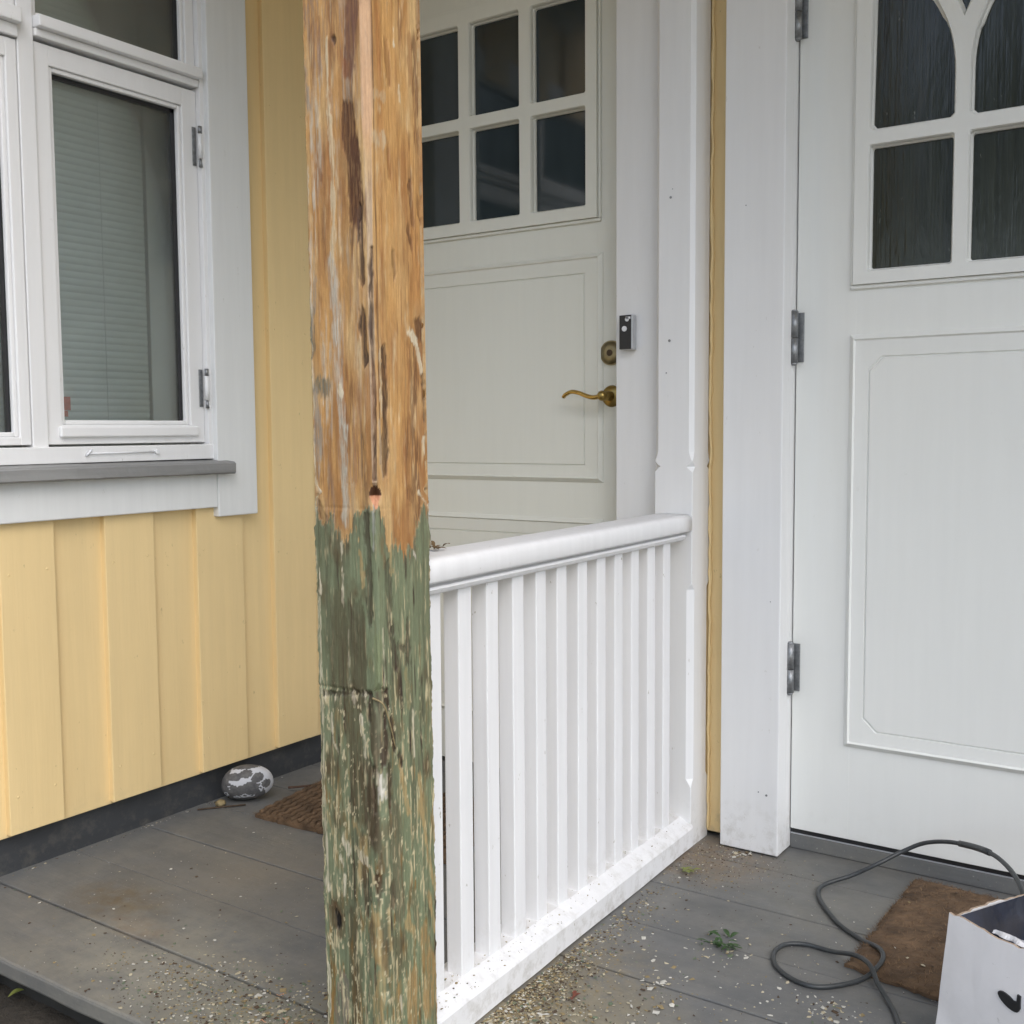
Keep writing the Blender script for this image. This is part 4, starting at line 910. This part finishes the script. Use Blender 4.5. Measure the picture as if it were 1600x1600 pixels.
obj('handrail', bm, 'white_rail', rail, world=False)
bm = nb(); mp_ = [(-.018,.784),(-.018,.7765),(-.034,.775),(-.036,.771),(-.033,.764),(-.028,.7605),(.028,.7605),(.035,.764),(.040,.771),(.037,.775),(.022,.7765),(.022,.784)]
prism_y(bm, mp_, .0, LEN-.012, 4); obj('moulding', bm, 'white_rail', rail, world=False)
bm = nb(); br = [(-.055,.004),(-.056,.050),(-.052,.056),(-.022,.073),(.022,.073),(.052,.056),(.056,.050),(.055,.004)]
prism_y(bm, br, .0, LEN+.005, 40, .004)
obj('bottom_rail', bm, 'white_rail', rail, world=False)
bal = None
for i, y in enumerate((-.021,.062,.150,.236,.3235,.406,.4865,.5695,.6505,.7325,.813,.8975,.980)):
    if i == 0: continue
    if bal is None:
        bm = nb(); bx(bm, -.0115,.022,-.019,.019,.066,.762, bev=.0022, seg=2)
        bal = obj('baluster', bm, 'white_rail', rail, world=False)
        o = bal
    else:
        o = bal.copy(); COL.objects.link(o)
    o.location = (random.uniform(-.001,.001), y+random.uniform(-.0008,.0008), 0); o.rotation_euler = (random.uniform(-.002,.002), 0, random.uniform(-.03,.03))

# ============================================================ ROOF OVER THE PORCH (above the frame; it shades the wall)
roof = empty('porch_roof', (-.6,1.9,2.5), 'white boarded porch roof carried on a front beam above the doors', 'roof')
B('ceiling', 'ceiling_wood', roof, (-3.1,1.9,1.05,2.7,2.84,2.87), bev=0)
B('fascia', 'white_x', roof, (-3.1,1.9,1.02,1.049,2.72,2.90), bev=.003)
B('beam', 'white_x', roof, (-2.42,1.9,1.21,1.34,2.62,2.839), bev=.004)
B('roof_covering', 'dark', roof, (-3.2,2.0,.98,2.8,2.91,2.95), bev=0)

# ============================================================ THINGS ON THE DECK
def doormat(name, corners, th, label, nf, zf=(.004,.012), dark=False):
    t = empty(name, (sum(c[0] for c in corners)/4, sum(c[1] for c in corners)/4, 0), label, 'doormat', group=None)
    bm = nb(); n = 50
    a, b, c, d = [Vector((*q, 0)) for q in corners]
    def pt(u, v): return (a*(1-u)+b*u)*(1-v)+(d*(1-u)+c*u)*v
    top = [[None]*(n+1) for _ in range(n+1)]
    for i in range(n+1):
        for j in range(n+1):
            p = pt(i/n, j/n)+Vector((0,0,.0015+th))
            ed = min(i, j, n-i, n-j)
            p.z -= th*.55 if ed == 0 else (th*.12 if ed == 1 else 0)
            if ed == 0:
                p.x += random.uniform(-.004,.004); p.y += random.uniform(-.004,.004)
            p.z += random.uniform(-.0014,.0014)
            top[i][j] = bm.verts.new(p)
    for i in range(n):
        for j in range(n): bm.faces.new((top[i][j], top[i+1][j], top[i+1][j+1], top[i][j+1]))
    rim = [top[i][0] for i in range(n)]+[top[n][j] for j in range(n)]+[top[i][n] for i in range(n,0,-1)]+[top[0][j] for j in range(n,0,-1)]
    low = [bm.verts.new((v.co.x, v.co.y, .0012)) for v in rim]
    for k in range(len(rim)): bm.faces.new((rim[k], low[k], low[(k+1)%len(rim)], rim[(k+1)%len(rim)]))
    obj('mat_base', bm, 'coir', t)
    bm = nb(); rg = random.Random(5)
    for k in range(nf):
        u, v = rg.random(), rg.random()
        if rg.random() < .18:
            q = rg.choice((0,1,2,3)); u, v = ((rg.random(), 0),(1, rg.random()),(rg.random(), 1),(0, rg.random()))[q]
        p = pt(u, v); ang = rg.uniform(0, 6.28); L = rg.uniform(.004,.012); z = .0015+th+rg.uniform(-.001,.003)
        dv = Vector((math.cos(ang), math.sin(ang), 0))*L; w = Vector((-math.sin(ang), math.cos(ang), 0))*rg.uniform(.0004,.0008)
        z0 = z-(th*.5 if min(u, v, 1-u, 1-v) < .01 else 0)
        vs = [bm.verts.new(p+w+Vector((0,0,z0-.001))), bm.verts.new(p-w+Vector((0,0,z0-.001))), bm.verts.new(p+dv+Vector((0,0,z0+rg.uniform(*zf)*.4)))]
        f = bm.faces.new(vs); f.material_index = 0 if rg.random() < .6 else 1
    o = obj('coir_fibres', bm, ['coir_fibre', 'coir_dark'], t); o['kind'] = 'stuff'
    return t
doormat('doormat', [(-.606,2.012),(-.02,1.90),(.02,2.45),(-.595,2.492)], .013, 'worn brown coir doormat lying in front of the right hand door, partly under the cable', 9000)
doormat('doormat', [(-2.168,1.952),(-1.55,1.985),(-1.58,2.40),(-2.215,2.275)], .017, 'dark brown woven coir doormat beside the speckled stone, half hidden behind the bare post', 9000)
bm = nb()
for i in range(26):     # woven ridges of the left mat
    u = (i+.5)/26
    p0 = Vector((-2.162+.58*u, 1.956+.03*u, .0195)); p1 = Vector((-2.205+.60*u, 2.27+.11*u, .0195))
    pts = [p0.lerp(p1, k/30)+Vector((.004*math.sin(k*1.6+i), 0, .0015*math.sin(k*2.1+i*2))) for k in range(31)]
    tube(bm, pts, .0065, 5)
o = obj('woven_ridges', bm, 'coir', [x for x in bpy.data.objects if x.name == 'doormat.001'][0]); o['kind'] = 'stuff'

# speckled stone
bm = nb(); bmesh.ops.create_icosphere(bm, subdivisions=5, radius=1)
vc = bm.loops.layers.float_color.new('Col')
cr = cam_ob.location
pe = Vector((.62,-.78,.1)).normalized(); se = Vector((0,0,1)).cross(pe).normalized()
def blob(u, w, cu, cw, ru, rw): return ((u-cu)/ru)**2+((w-cw)/rw)**2 < 1
pat = {}
for v in bm.verts:
    u = v.co.dot(se); w = v.co.z
    white = 0
    if w > .16+.10*math.sin(u*7) and w < .86: white = 1
    if u > .72: white = 1
    for q in ((-.34,.52,.24,.20),(.08,.64,.23,.19),(.50,.40,.22,.24),(.80,.02,.15,.24)):
        if blob(u, w, *q): white = 0
    if u < -.55 and w > -.1: white = 0
    for q in ((.0,-.56,.16,.13),(.25,-.60,.12,.08),(-.72,-.42,.12,.15),(-.3,-.62,.12,.1),(.62,-.2,.07,.22),(-.55,.0,.05,.12)):
        if blob(u, w, *q) and not blob(u, w, q[0], q[1], q[2]*.45, q[3]*.45): white = 1
    pat[v.index] = white
for f in bm.faces:
    for l in f.loops: k = pat[l.vert.index]; l[vc] = (k, k, k, 1)
    f.smooth = True
for v in bm.verts:
    p = v.co.copy(); r = 1+.05*math.sin(3*p.x+1)*math.cos(2*p.z)
    u = p.dot(se); top = 1 if p.z > 0 else .85
    v.co = se*(u*.073*r)+pe*(p.dot(pe)*.048*r)+Vector((0,0,p.z*.055*top*r+.004*u))
    v.co.z += .05
stn = obj('stone', bm, 'stone'); stn.location = (-2.292,2.038,-.001)
tag(stn, 'rounded grey stone painted with white speckles, leaning at the foot of the yellow wall', 'stone')
bm = nb(); bmesh.ops.create_icosphere(bm, subdivisions=3, radius=.014)
for v in bm.verts: v.co.z *= .7; v.co += Vector((random.uniform(-.001,.001),)*3); v.co.z += .009
pb = obj('pebble', bm, 'tan', smooth=True); pb.location = (-2.318,1.965,0); tag(pb, 'small greyish pebble lying just left of the speckled stone', 'pebble')
bm = nb(); tube(bm, [(-2.342,1.905,.004),(-2.30,1.955,.005),(-2.262,2.005,.004)], .0022, 6); o = obj('twig', bm, 'brownchip'); tag(o, 'thin dark twig lying under the front of the speckled stone', 'twig')
bm = nb(); tube(bm, spline([(-2.246,2.150,.014),(-2.215,2.175,.016),(-2.16,2.24,.019),(-2.12,2.27,.022)], 5), lambda t: .0036-.0015*t, 7); o = obj('twig', bm, 'twig'); tag(o, 'reddish brown twig lying between the speckled stone and the back of the doormat', 'twig')

# cable
cp = [(-.30,2.06,.05),(-.318,2.14,.16),(-.389,2.289,.170),(-.487,2.41,.140),(-.565,2.458,.11),(-.617,2.452,.08),(-.661,2.412,.055),(-.711,2.39,.025),(-.756,2.352,.009),(-.759,2.31,.0065),(-.733,2.255,.0065),(-.673,2.178,.0065),(-.613,2.132,.0068),(-.566,2.084,.022),(-.547,2.051,.023),(-.546,2.013,.020),(-.561,1.975,.009),(-.594,1.928,.0065),(-.632,1.899,.0065),(-.677,1.906,.0065),(-.718,1.938,.0065),(-.738,1.986,.0065),(-.731,2.029,.0065),(-.697,2.051,.0065),(-.644,2.048,.008),(-.592,2.021,.026),(-.555,1.99,.030),(-.530,1.955,.016),(-.498,1.915,.0065),(-.465,1.85,.0065),(-.43,1.74,.0065)]
bm = nb(); tube(bm, spline(cp, 8), .0047, 12)
cab = obj('cable', bm, 'rubber'); tag(cab, 'dark grey rubber cable looping over the deck and the right hand doormat', 'cable')
bm = nb(); pts = spline(cp, 8)[18:25]; tube(bm, pts, .0068, 12); obj('joint_sleeve', bm, 'rubber', cab)

# white carton with navy liner
ANG = -27.5
box = empty('carton', (-.375,1.79,0), 'torn white cardboard box with navy lining in the lower right corner', 'box', rz=R(ANG))
def card_wall(name, L0, L1, H, th, ax, off, seed, mat='card', taper=0):
    """a slightly bulging sheet of card with a ragged top edge"""
    bm = nb(); nu, nv = 40, 24; V = {}
    for i in range(nu+1):
        for j in range(nv+1):
            t = j/nv; u = L0+(L1-L0)*i/nu-(.025*(1-t)*(1-i/nu) if seed == 1 else 0)
            h = H+(.0035*(float(vnoise(np.array(u*120+seed), np.array(1.)))-.5)+.002*math.sin(u*35+seed))*1.0
            bul = .006*math.sin(t*math.pi)*math.sin(math.pi*i/nu)+.002*(float(vnoise(np.array(u*25+seed), np.array(t*6)))-.5)
            for k in (0, 1):
                w = off+k*th-bul-taper*(1-t)
                V[i,j,k] = bm.verts.new((u if ax == 'x' else w, w if ax == 'x' else u, h*t))
    def q(*a):
        try: return bm.faces.new([V[x] for x in a])
        except ValueError: return None
    for i in range(nu):
        for j in range(nv):
            q((i,j,0),(i+1,j,0),(i+1,j+1,0),(i,j+1,0)); q((i,j,1),(i,j+1,1),(i+1,j+1,1),(i+1,j,1))
        f = q((i,nv,0),(i+1,nv,0),(i+1,nv,1),(i,nv,1)); f.material_index = 1
    for j in range(nv):
        q((0,j,0),(0,j+1,0),(0,j+1,1),(0,j,1)); q((nu,j,0),(nu,j,1),(nu,j+1,1),(nu,j+1,0))
    bmesh.ops.recalc_face_normals(bm, faces=bm.faces[:])
    for f in bm.faces: f.smooth = False
    return obj(name, bm, [mat, 'card_raw'], box, world=False)
card_wall('side', .0, .36, .250, .004, 'x', .0, 1, taper=.004)
card_wall('side', .004, .27, .247, .004, 'y', .0, 11, taper=.025)
card_wall('side', .0, .36, .245, .004, 'x', .27, 21)
card_wall('side', .004, .27, .247, .004, 'y', .356, 31)
bm = nb(); nu = 46
V = [[None]*(nu+1) for _ in range(nu+1)]
for i in range(nu+1):
    for j in range(nu+1):
        u, v = i/nu, j/nu; x = .008+.344*u; y = .008+.258*v; ed = min(u, v, 1-u, 1-v)
        z = .236-.10*min(1, ed*3.2)**.8+.010*(float(vnoise(np.array(u*7+3), np.array(v*7+5)))-.5)+.006*math.sin(u*19+v*9)
        if ed == 0: z = .247
        V[i][j] = bm.verts.new((x, y, z))
for i in range(nu):
    for j in range(nu): f = bm.faces.new((V[i][j], V[i+1][j], V[i+1][j+1], V[i][j+1])); f.smooth = True
obj('liner', bm, 'navy', box, world=False)
# torn strips of card standing along the rim
bm = nb()
for (x0, x1, y, z) in ((.070,.13,.012,.249),(.10,.19,.020,.247),(.15,.25,.013,.250)):
    n = 14; prev = None
    for k in range(n+1):
        x = x0+(x1-x0)*k/n; h = .004*math.sin(math.pi*k/n)+.0015*random.random()
        a = bm.verts.new((x, y+.003*math.sin(k), z-.004)); b = bm.verts.new((x, y+.004, z+h))
        if prev: bm.faces.new((prev[0], a, b, prev[1]))
        prev = (a, b)
obj('torn_edge', bm, 'card', box, world=False)
# printed black leaf-like mark on the near side
bm = nb()
def q2w(x, z): return (x, -.0075-.004*(1-z/.25), z)
outline = [(.117+.0195*math.cos(R(q))*math.cos(R(-22))-.0088*math.sin(R(q))*math.sin(R(-22)), .162+.0195*math.cos(R(q))*math.sin(R(-22))+.0088*math.sin(R(q))*math.cos(R(-22))) for q in range(60, 361, 20)]+[(.1375,.160),(.1370,.179),(.1320,.180),(.1310,.1675),(.127,.168)]
f = bm.faces.new([bm.verts.new(q2w(*p)) for p in outline])
ex = bmesh.ops.extrude_face_region(bm, geom=[f]); 
for v in [g for g in ex['geom'] if isinstance(g, bmesh.types.BMVert)]: v.co.y += .003
obj('black_mark', bm, 'black', box, world=False)

# ============================================================ LOOSE CHIPS, LEAVES
def leaf(bm, c, L, w, ang, tilt=.2, curl=.25, up=.3):
    c = Vector(c); d = Vector((math.cos(ang), math.sin(ang), tilt)); sd = Vector((-math.sin(ang), math.cos(ang), 0)); pr = None
    for k in range(8):
        t = k/7; ww = w*math.sin(math.pi*(t*.96+.02))**.8; p = c+d*L*t+Vector((0,0,curl*L*math.sin(t*3.0)*.5))
        row = [bm.verts.new(p-sd*ww+Vector((0,0,up*ww))), bm.verts.new(p), bm.verts.new(p+sd*ww+Vector((0,0,up*ww)))]
        if pr:
            bm.faces.new((pr[0], pr[1], row[1], row[0])); bm.faces.new((pr[1], pr[2], row[2], row[1]))
        pr = row
bm = nb(); rg = random.Random(4)
for k in range(22):
    leaf(bm, (rg.gauss(0,.016), rg.gauss(0,.012), rg.uniform(.002,.012)), rg.uniform(.014,.030), rg.uniform(.003,.006), rg.uniform(0,6.3), rg.uniform(-.05,.35))
for f in bm.faces: f.smooth = True
tube(bm, [(-.035,-.004,.004),(0,0,.008),(.04,.01,.005)], .001, 5)
o = obj('leaf_sprig', bm, 'leaf'); o.location = (-.838,1.958,.001); tag(o, 'small crushed sprig of green leaves lying on the grey deck left of the cable loop', 'sprig')
bm = nb()
for k in range(6): leaf(bm, (rg.gauss(0,.009), rg.gauss(0,.006), rg.uniform(.002,.006)), rg.uniform(.016,.03), rg.uniform(.004,.007), rg.uniform(-.6,.9), rg.uniform(.0,.3))
o = obj('leaf_sprig', bm, 'leaf_y'); o.location = (-1.062,2.250,.001); tag(o, 'yellow green leaf cluster beside the bottom rail near the wall post', 'sprig')
bm = nb()
for k in range(12): leaf(bm, (rg.gauss(0,.014), rg.gauss(0,.010), rg.uniform(.000,.007)), rg.uniform(.012,.026), rg.uniform(.003,.005), rg.uniform(0,6.3), rg.uniform(.0,.5))
o = obj('dry_leaves', bm, 'leaf_dry'); o.location = (-1.158,1.470,.8245); tag(o, 'few curled dry brown leaves lying on top of the handrail next to the bare post', 'leaves')
bm = nb()
for k in range(3): leaf(bm, (rg.gauss(0,.003), rg.gauss(0,.003), .001), rg.uniform(.012,.02), .004, rg.uniform(0,6.3), .3)
o = obj('bark_flake', bm, 'leaf_red'); o.location = (-.985,1.628,.001); tag(o, 'reddish brown flake on the deck among the chips beside the railing', 'flake')
for k, (x, y, L, a, mt, lab) in enumerate(((-2.145,1.225,.05,.5,'leaf_dry','pale dry leaf on the dark soil at the lower left edge'),(-2.07,1.24,.035,2.4,'leaf_dry','small curled leaf on the soil just right of the pale dry leaf'),(-2.00,1.235,.03,1.2,'leaf_y','small greenish leaf on the soil under the edge of the deck'),(-2.20,1.215,.035,3.4,'leaf_y','yellowish leaf on the soil at the very left edge of the frame'))):
    bm = nb(); leaf(bm, (0,0,.004), L, L*.28, a, .15); o = obj('fallen_leaf', bm, mt); o.location = (x, y-.085, -.088); tag(o, lab, 'leaf', 'leaves fallen on the soil below the deck')

def chips(regions, name, label, parent=None, seed=1):
    rg = random.Random(seed); bm = nb()
    for (n, fn, smin, smax, weights, z0) in regions:
        for _ in range(n):
            x, y = fn(rg); s_ = smin+(smax-smin)*rg.random()**2.6
            ang = rg.uniform(0, 6.28); k = rg.choice((3,4,4,5)); el = rg.choice((1,1,.6,.35))
            t1, t2 = rg.uniform(-.35,.35), rg.uniform(-.35,.35); base = z0(x, y) if callable(z0) else z0
            vs = []
            for i in range(k):
                a = 2*math.pi*(i+rg.uniform(-.25,.25))/k; dx, dy = math.cos(a)*s_, math.sin(a)*s_*el
                xx = dx*math.cos(ang)-dy*math.sin(ang); yy = dx*math.sin(ang)+dy*math.cos(ang)
                vs.append(Vector((x+xx, y+yy, base+.0010+s_*.16+(xx*t1+yy*t2)*.6)))
            c = sum(vs, Vector())/k; c.z += rg.uniform(.0002,.0007)+s_*.05
            cv = bm.verts.new(c); tv = [bm.verts.new(v) for v in vs]; lv = [bm.verts.new(v-Vector((0,0,.0007))) for v in vs]
            mi = rg.choices(range(5), weights)[0]
            for i in range(k):
                f = bm.faces.new((cv, tv[i], tv[(i+1)%k])); f.material_index = mi
                f = bm.faces.new((tv[i], lv[i], lv[(i+1)%k], tv[(i+1)%k])); f.material_index = mi
    o = obj(name, bm, ['wchip','cream','tan','brownchip','greenchip'], parent); o['kind'] = 'stuff'
    if label: o['label'] = label
    return o
def rail_x(y): return -1.132-.0264*(y-1.338)
def okxy(x, y): return -2.36 < x < .2 and 1.145 < y < 2.49 and not (-1.20 < x < rail_x(y)+.06 and y > 1.21)
def gz(cx, cy, sx_, sy_):
    def f(rg):
        for _ in range(30):
            x, y = rg.gauss(cx, sx_), rg.gauss(cy, sy_)
            if okxy(x, y): return x, y
        return cx-.4, 1.16
    return f
def un(x0, x1, y0, y1):
    def f(rg):
        while True:
            x, y = rg.uniform(x0, x1), rg.uniform(y0, y1)
            if okxy(x, y): return x, y
    return f
def along(sg):
    def f(rg):
        y = 1.36+abs(rg.gauss(0, .30)); y = min(y, 2.40); return rail_x(y)+.062+abs(rg.gauss(0, sg)), y
    return f
chips([(5200, along(.045), .0006, .0042, (1.2,3.5,7,5,2), 0), (2600, gz(-.93,1.42,.10,.12), .0007, .0055, (1.8,4,6,4,1.5), 0), (450, un(-1.07,-.3,1.55,2.45), .0004, .0014, (2,3,4,6,1), 0), (160, gz(-1.0,1.5,.06,.10), .003, .0075, (3,5,3,1,1), 0),
       (2400, gz(-1.42,1.24,.20,.08), .0005, .004, (1.5,3,4,4,3), 0), (350, un(-2.2,-1.2,1.15,1.9), .0004, .0013, (1.5,2,4,6,1), 0), (420, gz(-1.33,1.23,.09,.06), .001, .006, (3,4,4,3,3), 0), (260, gz(-1.245,1.24,.03,.045), .003, .010, (3,4,2,5,2), .0),
       (160, gz(-1.75,1.45,.28,.18), .0007, .0045, (3,2.5,2,4,2), 0), (700, gz(-1.05,2.33,.09,.09), .0007, .003, (1.5,2,5,5,1), 0),
       (35, gz(-.986,2.43,.02,.015), .002, .007, (3,4,3,4,2), 0), (40, gz(-.84,1.945,.035,.03), .0015, .007, (5,5,2,1,2), 0), (50, gz(-.585,1.83,.04,.025), .002, .008, (6,4,3,1,1), 0), (60, gz(-.87,1.75,.05,.04), .002, .0075, (5,5,2,1,1), 0), (70, gz(-1.65,1.29,.04,.02), .0012, .006, (1,2,7,2,1), 0), (70, gz(-1.40,1.33,.05,.04), .0015, .008, (4,4,3,3,2), 0), (45, gz(-1.56,1.36,.05,.02), .0015, .006, (4,4,3,3,2), 0), (200, un(-1.0,-.3,1.7,2.45), .0008, .004, (4,3,2,4,1), 0), (60, gz(-.80,1.85,.14,.14), .002, .007, (6,5,1,1,1), 0), (140, un(-2.3,-1.2,1.3,2.2), .0006, .0026, (3,3,2,4,1), 0),
       (110, lambda rg: (-2.362+abs(rg.gauss(0,.008)), rg.uniform(1.2,2.3)), .001, .004, (3,3,2,4,1), 0), (45, gz(-.62,1.84,.06,.04), .002, .006, (7,4,2,1,1), 0)],
      'paint_chips', 'flakes of old paint and wood scattered over the deck round the post and railing')
chips([(26, un(-.58,-.2,2.0,2.45), .0015, .0045, (3,6,3,1,0), .016)], 'paint_chips', 'few pale flakes lying on the right hand doormat', seed=5)
# chips caught on the ledge of the bottom rail
def ledge(rg):
    y = 1.36+abs(rg.gauss(0, .28)) if rg.random() < .6 else rg.uniform(1.36, 2.37)
    y = min(y, 2.38); return rail_x(y)+rg.uniform(.0,.05), y
chips([(210, ledge, .0005, .0030, (2,5,6,2,1), lambda x, y: .073-max(0, (x-rail_x(y)-.022))*.55)], 'paint_chips', 'crumbs of paint caught on the ledge of the bottom rail', seed=9)
# curled shavings by the post foot
bm = nb(); rg = random.Random(11)
for k in range(60):
    x, y = rg.gauss(-1.27,.05), rg.gauss(1.23,.04)
    if not okxy(x, y): continue
    a = rg.uniform(0, 6.28); r = rg.uniform(.003,.008); pts = [(x+r*math.cos(a+t*.5)*(1+t*.1), y+r*math.sin(a+t*.5)*.6, .004+.0015*t*rg.random()) for t in range(7)]
    tube(bm, pts, .0008, 4)
o = obj('wood_shavings', bm, 'pink'); o['kind'] = 'stuff'; o['label'] = 'curled wood shavings at the left foot of the post'

# ============================================================ GARDEN BEHIND THE CAMERA (seen only as reflection in the panes)
def tree(x, y, h, r, label, seed, n=2600):
    t = empty('garden_tree', (x, y, -.2), label, 'tree', group='trees in the garden facing the porch')
    bm = nb(); tube(bm, [(x,y,-.25),(x+.1,y,h*.35),(x+.05,y+.1,h*.8)], lambda q: .16*(1-q*.7), 9)
    rg = random.Random(seed)
    for k in range(6):
        a = rg.uniform(0,6.28); z = h*rg.uniform(.3,.6); tube(bm, [(x+.08,y,z),(x+math.cos(a)*r*.4,y+math.sin(a)*r*.4,z+h*.12),(x+math.cos(a)*r*.8,y+math.sin(a)*r*.8,z+h*.2)], lambda q: .05*(1-q*.8), 6)
    obj('trunk', bm, 'bark', t)
    bm = nb(); cl = [(rg.gauss(0,.42), rg.gauss(0,.42), rg.gauss(0,.35), rg.uniform(.22,.42)) for _ in range(26)]
    for k in range(n):
        c = rg.choice(cl); q = Vector((rg.gauss(0,1), rg.gauss(0,1), rg.gauss(0,1))).normalized()*c[3]*rg.random()**.4
        p = Vector((x+(c[0]+q.x)*r, y+(c[1]+q.y)*r, max(.2, h*.62+(c[2]+q.z)*h*.42)))
        a = Vector((rg.gauss(0,1), rg.gauss(0,1), rg.gauss(0,1))).normalized(); b = a.orthogonal().normalized(); s_ = rg.uniform(.07,.15)
        bm.faces.new([bm.verts.new(p+a*s_), bm.verts.new(p+b*s_*.6), bm.verts.new(p-a*s_), bm.verts.new(p-b*s_*.6)])
    obj('crown', bm, 'foliage', t)
tree(-6.5,-7,6.2,2.6,'leafy tree standing across the garden, left of the others',1)
tree(-2.2,-9,7.5,3.0,'tall leafy tree standing straight across the garden',2,3200)
tree(3.5,-8,6.5,2.8,'leafy tree standing across the garden, right of the tall one',3)
tree(8.5,-3,6.0,2.6,'leafy tree standing to the right of the porch',4)
